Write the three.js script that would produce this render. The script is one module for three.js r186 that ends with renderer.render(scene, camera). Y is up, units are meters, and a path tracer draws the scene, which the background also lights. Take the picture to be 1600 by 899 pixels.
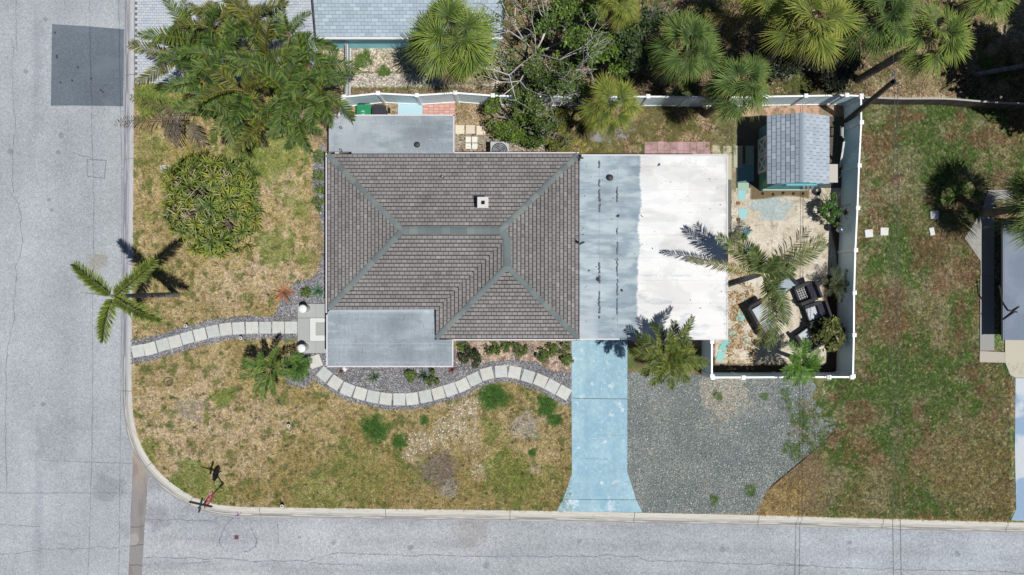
import * as THREE from 'three';
import { RoundedBoxGeometry } from 'three/addons/geometries/RoundedBoxGeometry.js';
import { mergeGeometries } from 'three/addons/utils/BufferGeometryUtils.js';

// ---------------------------------------------------------------- camera, sky, sun, exposure
const scene = new THREE.Scene();
const CAMH = 31, F = 1067;                       // camera height in metres; focal length in photograph pixels
const camera = new THREE.PerspectiveCamera(45.7, 1024 / 575, 0.1, 4000);
camera.position.set(0, CAMH, 0); camera.up.set(0, 0, -1); camera.lookAt(0, 0, 0);
const renderer = new THREE.WebGLRenderer({ antialias: true });
renderer.setSize(1024, 575); renderer.shadowMap.enabled = true; renderer.shadowMap.type = THREE.PCFSoftShadowMap;
renderer.toneMapping = THREE.LinearToneMapping; renderer.toneMappingExposure = 1.0;
const SUN = new THREE.Vector3(0.30, 1, 0.21).normalize();
{ // clear sky: deep blue overhead, paler towards the horizon
  const w = 64, h = 32, d = new Float32Array(w * h * 4); for (let j = 0; j < h; j++) for (let i = 0; i < w; i++) { const e = Math.abs((j + 0.5) / h - 0.5) * 2, k = Math.pow(1 - e, 2.2), o = (j * w + i) * 4; d[o] = 0.042 + 0.1 * k; d[o + 1] = 0.072 + 0.11 * k; d[o + 2] = 0.148 + 0.11 * k; d[o + 3] = 1; }
  const t = new THREE.DataTexture(d, w, h, THREE.RGBAFormat, THREE.FloatType); t.mapping = THREE.EquirectangularReflectionMapping; t.magFilter = t.minFilter = THREE.LinearFilter; t.needsUpdate = true; scene.background = t; scene.environment = t;
}
const sun = new THREE.DirectionalLight(new THREE.Color(1, 0.972, 0.925), 4.6); sun.name = 'sun';
sun.position.copy(SUN).multiplyScalar(80); sun.castShadow = true; sun.shadow.mapSize.set(4096, 4096);
Object.assign(sun.shadow.camera, { left: -40, right: 40, top: 40, bottom: -40, near: 1, far: 200 });
scene.add(sun, sun.target);

// ---------------------------------------------------------------- helpers
const S = F / CAMH;                              // ground pixels per metre
const K = 0.855;                                 // sunlit photograph value -> base colour value (sRGB)
const X = (px, h = 0) => (px - 800) * (CAMH - h) / F, Z = (py, h = 0) => (py - 449.5) * (CAMH - h) / F;
const W = (px, py, h = 0) => new THREE.Vector3(X(px, h), h, Z(py, h));
function rngOf(seed) { let a = seed >>> 0; return () => { a = (a + 0x6D2B79F5) | 0; let t = Math.imul(a ^ (a >>> 15), 1 | a); t = (t + Math.imul(t ^ (t >>> 7), 61 | t)) ^ t; return ((t ^ (t >>> 14)) >>> 0) / 4294967296; }; }
const R0 = rngOf(7);
const hash = (i, j) => { let h = Math.imul(i, 374761393) + Math.imul(j, 668265263); h = Math.imul(h ^ (h >>> 13), 1274126177); return ((h ^ (h >>> 16)) >>> 0) / 4294967296; };
function vn(x, y) { const i = Math.floor(x), j = Math.floor(y); let u = x - i, v = y - j; u = u * u * (3 - 2 * u); v = v * v * (3 - 2 * v); const a = hash(i, j), b = hash(i + 1, j), c = hash(i, j + 1), d = hash(i + 1, j + 1); return a + (b - a) * u + (c - a) * v + (a - b - c + d) * u * v; }
function fbm(x, y, o = 4) { let s = 0, a = 0.5, t = 0; for (let k = 0; k < o; k++) { s += a * vn(x, y); t += a; x = x * 2.03 + 17.7; y = y * 2.03 + 9.2; a *= 0.5; } return s / t; }
const clamp = (x, a = 0, b = 1) => Math.min(b, Math.max(a, x));
const ss = (a, b, x) => { const t = clamp((x - a) / (b - a)); return t * t * (3 - 2 * t); };
const mix = (a, b, t) => [a[0] + (b[0] - a[0]) * t, a[1] + (b[1] - a[1]) * t, a[2] + (b[2] - a[2]) * t];
const mul = (a, f) => [a[0] * f, a[1] * f, a[2] * f];
const toLin = v => { v = clamp(v / 255); return v <= 0.04045 ? v / 12.92 : Math.pow((v + 0.055) / 1.055, 2.4); };
const lin = (c, k = K) => [toLin(c[0] * k), toLin(c[1] * k), toLin(c[2] * k)];
const col = (c, k = K) => new THREE.Color().setRGB(...lin(c, k));
const M = (c, rough = 0.85, o = {}) => new THREE.MeshStandardMaterial({ color: col(c, o.k ?? K), roughness: rough, side: THREE.DoubleSide, ...(delete o.k, o) });
const VC = (rough = 0.8, o = {}) => new THREE.MeshStandardMaterial({ vertexColors: true, roughness: rough, side: THREE.DoubleSide, ...o });

const used = {};
function numbered(n) { const k = used[n] = (used[n] ?? -1) + 1; return k ? n + '_' + String(k).padStart(3, '0') : n; }
function tag(o, label, category, group, kind) { if (label) o.userData.label = label; if (category) o.userData.category = category; if (group) o.userData.group = group; if (kind) o.userData.kind = kind; return o; }
function shade(o) { o.traverse(c => { if (c.isMesh) { c.castShadow = true; c.receiveShadow = true; } }); return o; }
function thing(name, label, category, pos, group) { const g = new THREE.Group(); g.name = numbered(name); if (pos) g.position.copy(pos); tag(g, label, category, group); scene.add(g); return g; }
function part(t, name, geo, mat, kind) { const m = new THREE.Mesh(geo, mat); m.name = name; if (kind) m.userData.kind = kind; t.add(m); return m; }
function partW(t, name, geo, mat, kind) { geo.translate(-t.position.x, -t.position.y, -t.position.z); return part(t, name, geo, mat, kind); }   // geometry given in world coordinates, thing not turned
function struct(name, geo, mat, label) { const m = new THREE.Mesh(geo, mat); m.name = numbered(name); m.userData = { kind: 'structure', label }; scene.add(m); return m; }

class G {                                        // triangle collector
  constructor() { this.p = []; this.c = []; this.u = []; }
  tri(a, b, c, k = [1, 1, 1], k2 = k, k3 = k2) { this.p.push(a.x, a.y, a.z, b.x, b.y, b.z, c.x, c.y, c.z); this.c.push(...k, ...k2, ...k3); return this; }
  quad(a, b, c, d, k = [1, 1, 1], k2 = k) { this.tri(a, b, c, k, k, k2); this.tri(a, c, d, k, k2, k2); return this; }
  box(x, y, z, sx, sy, sz, k, ry = 0, rz = 0) {
    const e = new THREE.Euler(0, ry, rz), v = []; for (const i of [-1, 1]) for (const j of [-1, 1]) for (const l of [-1, 1]) v.push(new THREE.Vector3(i * sx / 2, j * sy / 2, l * sz / 2).applyEuler(e).add(new THREE.Vector3(x, y, z)));
    for (const [a, b, c, d] of [[0, 1, 3, 2], [4, 6, 7, 5], [0, 4, 5, 1], [2, 3, 7, 6], [0, 2, 6, 4], [1, 5, 7, 3]]) this.quad(v[a], v[b], v[c], v[d], k); return this;
  }
  beam(a, b, w, h, k) { const d = b.clone().sub(a), L = d.length(); const o = new THREE.Object3D(); o.position.copy(a).add(b).multiplyScalar(0.5); o.lookAt(b); o.updateMatrix(); const g = new G().box(0, 0, 0, w, h, L, k); const v = new THREE.Vector3(); for (let i = 0; i < g.p.length; i += 3) { v.set(g.p[i], g.p[i + 1], g.p[i + 2]).applyMatrix4(o.matrix); this.p.push(v.x, v.y, v.z); } this.c.push(...g.c); return this; }
  tube(a, b, r0, r1, n = 6, k, k2 = k) { const d = b.clone().sub(a).normalize(), s = new THREE.Vector3(Math.abs(d.y) > 0.9 ? 1 : 0, Math.abs(d.y) > 0.9 ? 0 : 1, 0).cross(d).normalize(), t = d.clone().cross(s); const P = (c, r, i) => { const q = i / n * Math.PI * 2; return c.clone().addScaledVector(s, Math.cos(q) * r).addScaledVector(t, Math.sin(q) * r); }; for (let i = 0; i < n; i++) this.quad(P(a, r0, i), P(a, r0, i + 1), P(b, r1, i + 1), P(b, r1, i), k, k2); return this; }
  disc(c, r, n, k) { for (let i = 0; i < n; i++) { const q = i / n * 6.28319, w = (i + 1) / n * 6.28319; this.tri(c, new THREE.Vector3(c.x + Math.cos(w) * r, c.y, c.z + Math.sin(w) * r), new THREE.Vector3(c.x + Math.cos(q) * r, c.y, c.z + Math.sin(q) * r), k); } return this; }
  get n() { return this.p.length / 9; }
  build() { const g = new THREE.BufferGeometry(); g.setAttribute('position', new THREE.Float32BufferAttribute(this.p, 3)); g.setAttribute('color', new THREE.Float32BufferAttribute(this.c, 3)); if (this.u.length * 3 === this.p.length * 2) g.setAttribute('uv', new THREE.Float32BufferAttribute(this.u, 2)); g.computeVertexNormals(); return g; }
}
const V = (x, y, z) => new THREE.Vector3(x, y, z);
const clean = g => { const h = g.index ? g.toNonIndexed() : g; h.deleteAttribute('uv'); return h; };
const tint = (g, c) => { const n = g.attributes.position.count, a = new Float32Array(n * 3); for (let i = 0; i < n; i++) a.set(c, i * 3); g.setAttribute('color', new THREE.BufferAttribute(a, 3)); return g; };
const rbox = (x, y, z, sx, sy, sz, r = 0.02) => new RoundedBoxGeometry(sx, sy, sz, 2, r).translate(x, y, z);

// colour maps are computed over a rectangle of the ground (given in ground pixels) at a number of texels per metre
function paint(rg, ppm, fn) {
  const w = Math.min(2048, Math.round((rg[2] - rg[0]) / S * ppm)), h = Math.min(2048, Math.round((rg[3] - rg[1]) / S * ppm)), d = new Uint8Array(w * h * 4);
  for (let j = 0; j < h; j++) for (let i = 0; i < w; i++) { const px = rg[0] + (i + 0.5) / w * (rg[2] - rg[0]), py = rg[1] + (j + 0.5) / h * (rg[3] - rg[1]); const c = fn(px, py, i, j), o = (j * w + i) * 4; d[o] = clamp(c[0] * K, 0, 255); d[o + 1] = clamp(c[1] * K, 0, 255); d[o + 2] = clamp(c[2] * K, 0, 255); d[o + 3] = 255; }
  const t = new THREE.DataTexture(d, w, h, THREE.RGBAFormat); t.colorSpace = THREE.SRGBColorSpace; t.magFilter = THREE.LinearFilter; t.minFilter = THREE.LinearMipmapLinearFilter; t.generateMipmaps = true; t.wrapS = t.wrapT = THREE.MirroredRepeatWrapping; t.needsUpdate = true; return t;
}
function sheetGeo(pts, y, rg) {                  // flat sheet from a list of ground pixels
  const g = new THREE.ShapeGeometry(new THREE.Shape(pts.map(p => new THREE.Vector2(X(p[0]), -Z(p[1])))));
  g.rotateX(-Math.PI / 2); g.translate(0, y, 0);
  const p = g.attributes.position, uv = []; for (let i = 0; i < p.count; i++) uv.push((p.getX(i) * S + 800 - rg[0]) / (rg[2] - rg[0]), (p.getZ(i) * S + 449.5 - rg[1]) / (rg[3] - rg[1]));
  g.setAttribute('uv', new THREE.Float32BufferAttribute(uv, 2)); return g;
}
function slabGeo(pts, y0, y1, h = 0) {           // slab with side faces; points are pixels at height h
  const g = new THREE.ExtrudeGeometry(new THREE.Shape(pts.map(p => new THREE.Vector2(X(p[0], h), -Z(p[1], h)))), { depth: y1 - y0, bevelEnabled: false });
  g.rotateX(-Math.PI / 2); g.translate(0, y0, 0); return g;
}
function uvPlan(g, rg, h = 0) { const p = g.attributes.position, uv = []; for (let i = 0; i < p.count; i++) uv.push((p.getX(i) * F / (CAMH - h) + 800 - rg[0]) / (rg[2] - rg[0]), (p.getZ(i) * F / (CAMH - h) + 449.5 - rg[1]) / (rg[3] - rg[1])); g.setAttribute('uv', new THREE.Float32BufferAttribute(uv, 2)); return g; }
const inPoly = (pts, x, y) => { let r = false; for (let i = 0, j = pts.length - 1; i < pts.length; j = i++) { const [a, b] = pts[i], [c, d] = pts[j]; if ((b > y) !== (d > y) && x < (c - a) * (y - b) / (d - b) + a) r = !r; } return r; };
const blob = (px, py, cx, cy, r, rough = 0.6, sc = 0.09) => { const d = Math.hypot(px - cx, py - cy) / r + (fbm(px * sc + cx, py * sc + cy, 3) - 0.5) * 2 * rough; return 1 - ss(0.55, 1.15, d); };
const grain = (i, j, a) => 1 + (hash(i, j) - 0.5) * a;
function smooth(pts, n) { return new THREE.CatmullRomCurve3(pts.map(p => V(p[0], 0, p[1])), false, 'centripetal').getPoints(n).map(v => [v.x, v.z]); }
function segDist(px, py, line) { let m = 1e9; for (let i = 0; i + 1 < line.length; i++) { const [a, b] = line[i], [c, d] = line[i + 1], dx = c - a, dy = d - b, t = clamp(((px - a) * dx + (py - b) * dy) / (dx * dx + dy * dy)); m = Math.min(m, Math.hypot(px - a - t * dx, py - b - t * dy)); } return m; }

// ---------------------------------------------------------------- ground, streets, kerb
const INNER = smooth([[212, -300], [210, 0], [209, 150], [208, 300], [206.5, 450], [205.5, 560], [206, 620], [209, 655], [218, 690], [233, 718], [254, 743], [280, 764], [305, 778], [332, 787], [365, 791.5], [420, 793], [600, 795.5], [800, 798], [1000, 801.5], [1200, 806], [1400, 811.5], [1600, 817], [1800, 822], [2400, 836]], 260);
const OUTER = INNER.map((p, i) => { const a = INNER[Math.max(0, i - 1)], b = INNER[Math.min(INNER.length - 1, i + 1)], dx = b[0] - a[0], dy = b[1] - a[1], l = Math.hypot(dx, dy); return [p[0] - dy / l * 18, p[1] + dx / l * 18]; });

const noiseTile = (() => { const rg = [0, 0, 14 * S, 14 * S]; return paint(rg, 70, (px, py, i, j) => mix(mix([92, 104, 56], [150, 138, 100], ss(0.35, 0.65, fbm(px * 0.03, py * 0.03))), [120, 90, 66], ss(0.5, 0.8, fbm(px * 0.05 + 60, py * 0.05))).map(v => v * grain(i, j, 0.5))); })();
const farMat = new THREE.MeshStandardMaterial({ map: noiseTile, roughness: 1 });
struct('ground', sheetGeo([[-30000, -30000], [30000, -30000], [30000, 30000], [-30000, 30000]], -0.17, [0, 0, 14 * S, 14 * S]), farMat, 'flat grassy ground reaching the horizon all round');
struct('yard', sheetGeo([[212, -9000], [9000, -9000], [9000, 1000], ...INNER.slice().reverse()], -0.012, [0, 0, 14 * S, 14 * S]), farMat, 'rough grass of the neighbouring plots beyond the fences');

// cracks are thin wandering lines in the asphalt
const wander = (pts, amp, sc = 0.05) => (px, py) => { for (let k = 0; k + 1 < pts.length; k++) { const [a, b] = pts[k], [c, d] = pts[k + 1]; const dx = c - a, dy = d - b, L2 = dx * dx + dy * dy, t = ((px - a) * dx + (py - b) * dy) / L2; if (t < 0 || t > 1) continue; const L = Math.sqrt(L2), s = ((px - a) * dy - (py - b) * dx) / L; const off = (fbm((a + t * dx) * sc + a * 0.37, (b + t * dy) * sc + 3.1, 4) - 0.5) * amp; const e = Math.abs(s - off); if (e < 3) return e; } return 9; };
const crackW = [wander([[135, -80], [143, 300], [141, 700], [132, 980]], 3), wander([[181, -80], [188, 300], [186, 600], [182, 980]], 1.5), wander([[14, 60], [20, 190], [15, 300]], 10), wander([[13, 300], [26, 320], [32, 380], [22, 420], [18, 500], [6, 560], [5, 700], [6, 774]], 6), wander([[62, 721], [205, 726]], 2), wander([[-30, 772], [205, 772]], 2), wander([[-20, 868], [60, 862], [205, 856]], 12), wander([[110, 238], [140, 246]], 4), wander([[22, -20], [22, 80]], 4), wander([[-20, 822], [60, 824]], 3)];
const asphalt = (px, py, i, j, base) => { const a = fbm(px * 0.02, py * 0.02, 4), b = fbm(px * 0.4, py * 0.4, 2); let c = mul(base, 0.93 + 0.14 * a + 0.08 * (b - 0.5)); const g = hash(i, j), g2 = hash(i >> 1, (j >> 1) + 999); return mul(c, 1 + (g - 0.5) * 0.2 + (g2 - 0.5) * 0.15 + (hash(i >> 2, (j >> 2) + 77) - 0.5) * 0.07 - (g2 > 0.985 ? 0.2 : 0)); };
const rgW = [-60, -60, 212, 960];
const texW = paint(rgW, 66, (px, py, i, j) => {
  let c = [174, 180, 185]; c = mix(c, [186, 191, 195], ss(0.3, 0.9, fbm(px * 0.03, py * 0.004 + 5, 3)) * 0.6);
  c = mix(c, [150, 156, 166], Math.exp(-(((px - 55) / 9) ** 2)) * 0.5 * ss(0.3, 0.7, fbm(px * 0.05, py * 0.012, 3)) + Math.exp(-(((px - 22) / 10) ** 2)) * 0.22 * fbm(px * 0.06, py * 0.01, 3) + Math.exp(-(((px - 100) / 14) ** 2)) * 0.15);
  c = mix(c, [140, 144, 152], 0.45 * blob(px, py, 168, 765, 26) + 0.3 * blob(px, py, 90, 690, 45) + 0.35 * blob(px, py, 195, 830, 16));
  for (const [x, y, r] of [[37, 110, 4], [88, 238, 5], [68, 28, 4], [12, 235, 6], [73, 312, 4], [77, 327, 4], [64, 632, 5], [93, 211, 4]]) c = mix(c, [128, 133, 142], 0.6 * blob(px, py, x, y, r));
  if (Math.abs(px - 148) < 30) for (const L of [[[133, 248], [163, 250], [160, 278], [133, 275], [133, 248]]]) { const e = segDist(px, py, L); c = mix(c, [95, 98, 105], 0.6 * (1 - ss(0.2, 0.9, e))); }
  let e = 9; for (const f of crackW) e = Math.min(e, f(px, py));
  c = mix(c, [104, 106, 112], 0.7 * (1 - ss(0.1, 0.8, e)) * (0.35 + 0.9 * vn(px * 0.13 + 7, py * 0.13)));
  c = mix(c, [160, 158, 150], 0.8 * blob(px, py, 150, 406, 18, 0.4) * (py > 398 ? 1 : 0.3));
  return asphalt(px, py, i, j, c);
});
const roadN = new THREE.MeshStandardMaterial({ map: texW, roughness: 0.95, bumpMap: texW, bumpScale: 0.004 });
const SEAM = [[206, 640], [204, 693], [203, 740], [200, 800], [197, 899], [195, 1000], [190, 1400]];
const roadW = struct('road', sheetGeo([[-75, -9000], [192.2, -9000], ...OUTER.filter(p => p[1] < 690), [204, 700], [203, 740], [200, 800], [197, 899], [193, 1400], [190, 9000], [-75, 9000]], -0.12, rgW), roadN, 'weathered pale grey asphalt street along the left side of the photo');
{ // darker square asphalt patch
  const rg = [70, 30, 200, 170], t = paint(rg, 66, (px, py, i, j) => { let c = asphalt(px, py, i, j, [106, 117, 128]); c = mix(c, [124, 134, 144], ss(0.45, 0.8, fbm(px * 0.03, py * 0.03)) * 0.5); let e = 9; for (const f of crackW.slice(0, 2)) e = Math.min(e, f(px, py)); c = mix(c, [72, 80, 88], 0.75 * (1 - ss(0.15, 1, e))); const h = hash(Math.floor(px / 3), Math.floor(py / 3)); return h > 0.994 ? mul(c, 0.6) : c; });
  struct('asphalt_patch', sheetGeo([[78, 36], [130, 39], [191, 44], [190.5, 110], [189.5, 165], [130, 164], [76, 164], [77, 100]], -0.116, rg), new THREE.MeshStandardMaterial({ map: t, roughness: 0.95 }), 'dark grey square asphalt patch in the left street');
}
const rgS = [190, 780, 1700, 960];
const crackS = [wander([[395, 878], [475, 879], [520, 866], [800, 873], [935, 870], [1000, 873], [1012, 879], [1200, 884], [1400, 892], [1700, 900]], 7, 0.04), wander([[225, 873], [330, 875], [400, 880]], 5), wander([[225, 815], [330, 816], [350, 806]], 9), wander([[280, 884], [330, 880]], 6), wander([[1225, 882], [1265, 887]], 6), wander([[480, 883], [560, 885]], 9), wander([[432, 820], [433, 852]], 3)];
const texS = paint(rgS, 46, (px, py, i, j) => {
  let c = mix([171, 176, 181], [186, 190, 194], ss(0.3, 0.7, fbm(px * 0.006, py * 0.03, 4))); c = mix(c, [178, 186, 196], ss(900, 1400, px) * 0.6);
  c = mix(c, [150, 154, 160], 0.35 * (Math.exp(-(((py - 850 - (px - 600) * .018) / 7) ** 2)) + Math.exp(-(((py - 892 - (px - 600) * .018) / 8) ** 2))) * ss(.25, .7, fbm(px * .01, py * .06, 3))); for (const [x, y, r] of [[466, 842, 3], [520, 850, 4], [640, 858, 5], [905, 848, 4], [1130, 862, 6], [1330, 850, 4], [1500, 868, 6], [760, 884, 6]]) c = mix(c, [120, 124, 130], 0.45 * blob(px, py, x, y, r)); c = mix(c, [148, 150, 160], 0.5 * ss(832, 815, py - (px - 600) * 0.018) * fbm(px * 0.04, py * 0.1, 3));
  c = mix(c, [140, 140, 150], 0.5 * blob(px, py, 240, 810, 22));
  c = mix(c, [150, 143, 140], 0.35 * blob(px, py, 735, 830, 30));
  const rr = Math.hypot(px - 370, py - 840); if (rr < 36) { const an = Math.atan2(py - 840, px - 370); const e = Math.abs(rr - 27 - 3 * Math.sin(an * 3) - 4 * (vn(px * 0.2, py * 0.2) - 0.5)); c = mix(c, [100, 100, 108], 0.7 * (1 - ss(0.2, 1, e)) * (Math.sin(an * 2 + 1) > -0.35 ? 1 : 0.2)); if (rr < 26) c = mix(c, [180, 182, 192], 0.4); }
  let e = 9; for (const f of crackS) e = Math.min(e, f(px, py)); c = mix(c, [100, 102, 110], 0.75 * (1 - ss(0.1, 0.9, e)) * (0.4 + 0.8 * vn(px * 0.15, py * 0.15)));
  return asphalt(px, py, i, j, c);
});
struct('road', sheetGeo([[204, 700], ...OUTER.filter(p => p[0] > 206 && p[1] > 690), [9000, 1040], [9000, 1260], [190, 1060], [193, 960], [197, 899], [200, 800], [203, 740]], -0.12, rgS), new THREE.MeshStandardMaterial({ map: texS, roughness: 0.95, bumpMap: texS, bumpScale: 0.004 }), 'pale asphalt side street running along the bottom of the photo');
{ // brownish concrete strip across the mouth of the side street
  const rg = [190, 680, 240, 960], t = paint(rg, 80, (px, py, i, j) => { let c = mix([176, 160, 145], [150, 146, 146], ss(700, 800, py + 60 * (fbm(px * 0.05, py * 0.02) - 0.5))); c = mix(c, [128, 122, 120], 0.5 * ss(0.45, 0.7, fbm(px * 0.12, py * 0.03 + 40))); c = mix(c, [190, 186, 180], 0.5 * blob(px, py, 204, 845, 10)); const e = Math.min(Math.abs(py - 824 - 2 * vn(px * 0.2, 1)), Math.abs(py - 852 - 4 * vn(px * 0.15, 7)), Math.abs(py - 886 + 2 * vn(px * 0.2, 3))); c = mix(c, [95, 90, 88], 0.8 * (1 - ss(0.2, 1, e))); return mul(c, grain(i, j, 0.2)); });
  struct('gutter_strip', sheetGeo([[204.5, 702], [210, 694], [217, 697], [229, 733], [226, 790], [223, 830], [219, 899], [216, 960], [214, 1050], [192, 1050], [194.5, 960], [198, 899], [201.5, 800], [204, 740]], -0.116, rg), new THREE.MeshStandardMaterial({ map: t, roughness: 0.9 }), 'brown stained concrete drainage strip across the mouth of the side street');
}
// kerb and gutter, cast in lengths
{
  const rg = [0, 0, 6 * S, 2 * S], ct = paint(rg, 100, (px, py, i, j) => { const q = py / (2 * S); let c = [224, 224, 221]; c = mix(c, [140, 143, 149], 0.85 * ss(0.35, 0.6, q) * (1 - ss(0.9, 0.99, q)) * ss(0.3, 0.55, fbm(px * 0.025 + 3, py * 0.22, 5))); c = mul(c, 0.9 + 0.18 * fbm(px * 0.1, py * 0.2 + 8, 4)); const e = Math.abs(q - 0.955 - 0.03 * (vn(px * 0.09, 2) - 0.5)); c = mix(c, [105, 105, 110], 0.7 * (1 - ss(0.004, 0.03, e))); return mul(c, grain(i, j, 0.14)); });
  const km = new THREE.MeshStandardMaterial({ map: ct, roughness: 0.9, vertexColors: true, side: THREE.DoubleSide });
  const kerb = new THREE.Group(); kerb.name = 'kerb'; kerb.userData = { kind: 'structure', label: 'pale concrete kerb and gutter sweeping round the street corner' }; scene.add(kerb);
  const prof = [[0, -0.16], [0, 0.014], [5.6, 0.018], [7.2, 0.004], [9, -0.082], [12, -0.098], [18, -0.114], [18, -0.17]], qv = [0, 0.02, 0.3, 0.36, 0.42, 0.6, 0.985, 1];
  const cuts = [[1, -60], [1, 110], [1, 235], [1, 425], [1, 610], [2, 236], [2, 300], [0, 404], [0, 596], [0, 790], [0, 990], [0, 1185], [0, 1380], [0, 1575], [0, 1770]];
  let run = [], k = 0, dist = 0; const flush = () => {
    if (run.length > 1) { const g = new G(); for (let i = 0; i + 1 < run.length; i++) { const A = run[i], B = run[i + 1], sh = i === 0 ? 0.02 : 0, eh = i + 2 === run.length ? 0.02 : 0; for (let j = 0; j + 1 < prof.length; j++) { const P = (q, f, ref, t) => { const a = INNER[q.i], b = OUTER[q.i]; const v = V(X(a[0] + (b[0] - a[0]) * f[0] / 18), f[1], Z(a[1] + (b[1] - a[1]) * f[0] / 18)); if (t) { const o = INNER[ref.i]; v.x += (X(o[0]) - X(a[0])) * t; v.z += (Z(o[1]) - Z(a[1])) * t; } return v; };
      const L = Math.hypot(INNER[A.i][0] - INNER[B.i][0], INNER[A.i][1] - INNER[B.i][1]) / S; const s0 = sh / 2 / L, e0 = eh / 2 / L; const west = ss(500, 720, INNER[A.i][1]); const c = mix(lin([225, 225, 232], 1), lin([248, 244, 236], 1), west);
      g.quad(P(A, prof[j], B, s0), P(B, prof[j], A, e0), P(B, prof[j + 1], A, e0), P(A, prof[j + 1], B, s0), c); const u0 = A.d / 6, u1 = B.d / 6; g.u.push(u0, qv[j], u1, qv[j], u1, qv[j + 1], u0, qv[j], u1, qv[j + 1], u0, qv[j + 1]); } } part(kerb, 'kerb_stone', g.build(), km); } };
  for (let i = 0; i < INNER.length; i++) { if (i) dist += Math.hypot(INNER[i][0] - INNER[i - 1][0], INNER[i][1] - INNER[i - 1][1]) / S; run.push({ i, d: dist }); const p = INNER[i], c = cuts[k]; if (c && (c[0] === 1 ? p[1] > c[1] : c[0] === 2 ? p[0] > c[1] && p[1] > 650 : p[0] > c[1])) { flush(); run = [{ i, d: dist }]; k++; } }
  flush();
}

// ---------------------------------------------------------------- lawns and bare ground (colour functions shared by the sheet and the grass growing on it)
const n1 = (px, py, s, o = 4, k = 0) => fbm(px * s + k, py * s - k * 1.7, o);
function lawnCol(px, py) {
  const f1 = n1(px, py, 0.035), f2 = n1(px, py, 0.12, 3, 3), f3 = n1(px, py, 0.3, 3, 13);
  let c = mix([166, 146, 110], [186, 165, 130], ss(0.35, 0.62, 0.7 * f1 + 0.3 * f2));
  const bare = Math.max(blob(px, py, 300, 672, 100, 0.5), 0.8 * blob(px, py, 395, 690, 60, 0.6), blob(px, py, 425, 300, 60, 0.5), blob(px, py, 435, 420, 70, 0.6), 0.8 * blob(px, py, 345, 440, 55), 0.7 * blob(px, py, 430, 660, 40, .8));
  c = mix(c, [196, 173, 154], bare * ss(0.3, 0.54, 0.6 * n1(px, py, 0.05, 5, 31) + 0.4 * f3));
  c = mix(c, [142, 128, 70], 0.6 * (1 - 0.6 * bare) * ss(0.48, 0.66, 0.6 * n1(px, py, 0.03, 5, 77) + 0.4 * f2));
  c = mix(c, [147, 130, 82], 0.6 * ss(650, 740, py) * ss(0.3, 0.55, n1(px, py, 0.02, 4, 12)) * (1 - 0.7 * bare));
  c = mix(c, [116, 98, 62], 0.6 * ss(0.55, 0.7, 0.5 * n1(px, py, 0.16, 4, 5) + 0.5 * f3));
  c = mix(c, [98, 108, 54], 0.7 * ss(0.58, 0.7, n1(px, py, 0.09, 4, 51)));
  const green = [[430, 235, 55, 0.6], [380, 250, 45, 0.5], [430, 385, 30, .55], [350, 620, 18, .7], [300, 745, 30, .6], [340, 775, 26, .5], [770, 675, 22, .5], [660, 735, 24, .4], [790, 740, 45, .45], [500, 780, 40, .35], [240, 420, 22, .4], [230, 705, 22, .5], [470, 320, 20, .5], [480, 405, 20, .5], [240, 230, 30, .3], [560, 740, 60, .3], [820, 760, 50, .3], [230, 335, 16, .4], [250, 147, 42, .85], [225, 152, 20, .6]];
  for (const [x, y, r, a] of green) if (Math.abs(px - x) < r * 1.7 && Math.abs(py - y) < r * 1.7) c = mix(c, [108, 128, 52], a * blob(px, py, x, y, r, 0.8));
  const dark = [[587, 671, 23], [770, 618, 25], [855, 633, 20], [866, 657, 12], [625, 690, 14], [662, 657, 8], [722, 560, 10], [840, 683, 7], [832, 707, 7], ];
  for (const [x, y, r] of dark) if (Math.abs(px - x) < r * 1.7 && Math.abs(py - y) < r * 1.7) c = mix(c, [58, 98, 32], 0.95 * blob(px, py, x, y, r, 0.45, 0.14));
  const pale = [[715, 655, 26], [690, 672, 18], [735, 632, 18], [658, 690, 22], [640, 712, 12], [695, 695, 10], [825, 665, 24], [835, 733, 12], [745, 735, 14], [735, 690, 26]];
  for (const [x, y, r] of pale) if (Math.abs(px - x) < r * 1.7 && Math.abs(py - y) < r * 1.7) { c = mix(c, [186, 168, 150], 0.65 * blob(px, py, x, y, r, 1.0, 0.12)); if (hash(Math.floor(px * 0.9) + 5, Math.floor(py * 0.9)) > 0.95) c = mix(c, [228, 222, 216], 0.4 * blob(px, py, x, y, r * 0.9, 0.9, 0.15)); }
  c = mix(c, [128, 114, 112], 0.85 * blob(px, py, 685, 732, 34, 0.5)); c = mix(c, [156, 150, 154], 0.7 * blob(px, py, 702, 765, 16, 0.9));
  c = mix(c, [166, 156, 152], 0.85 * blob(px, py, 822, 668, 22, 0.6)); c = mix(c, [160, 148, 140], 0.7 * blob(px, py, 300, 640, 24, 0.9));
  c = mix(c, [150, 128, 108], 0.6 * ss(470, 510, px) * (py < 420 ? 1 : 0)); return c;
}
const rough = (c, px, py, i, j, a = 0.42) => mul(c, (1 + (hash(i, j) - 0.5) * a) * (1 + (hash(i >> 1, j >> 1) - 0.5) * a * 0.9) * (1 + (vn(px * 0.55, py * 0.55) - 0.5) * a));
const rgL = [190, 90, 900, 815];
const texL = paint(rgL, 74, (px, py, i, j) => rough(lawnCol(px, py), px, py, i, j));
const LAWN = [...INNER.filter(p => p[1] > 100 && p[0] < 893), [893, 799.5], [893, 300], [530, 300], [530, 100], [209.5, 100]];
struct('lawn', sheetGeo(LAWN, 0, rgL), new THREE.MeshStandardMaterial({ map: texL, roughness: 1, bumpMap: texL, bumpScale: 0.03 }), 'dry tan front lawn with green patches inside the street corner');

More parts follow.
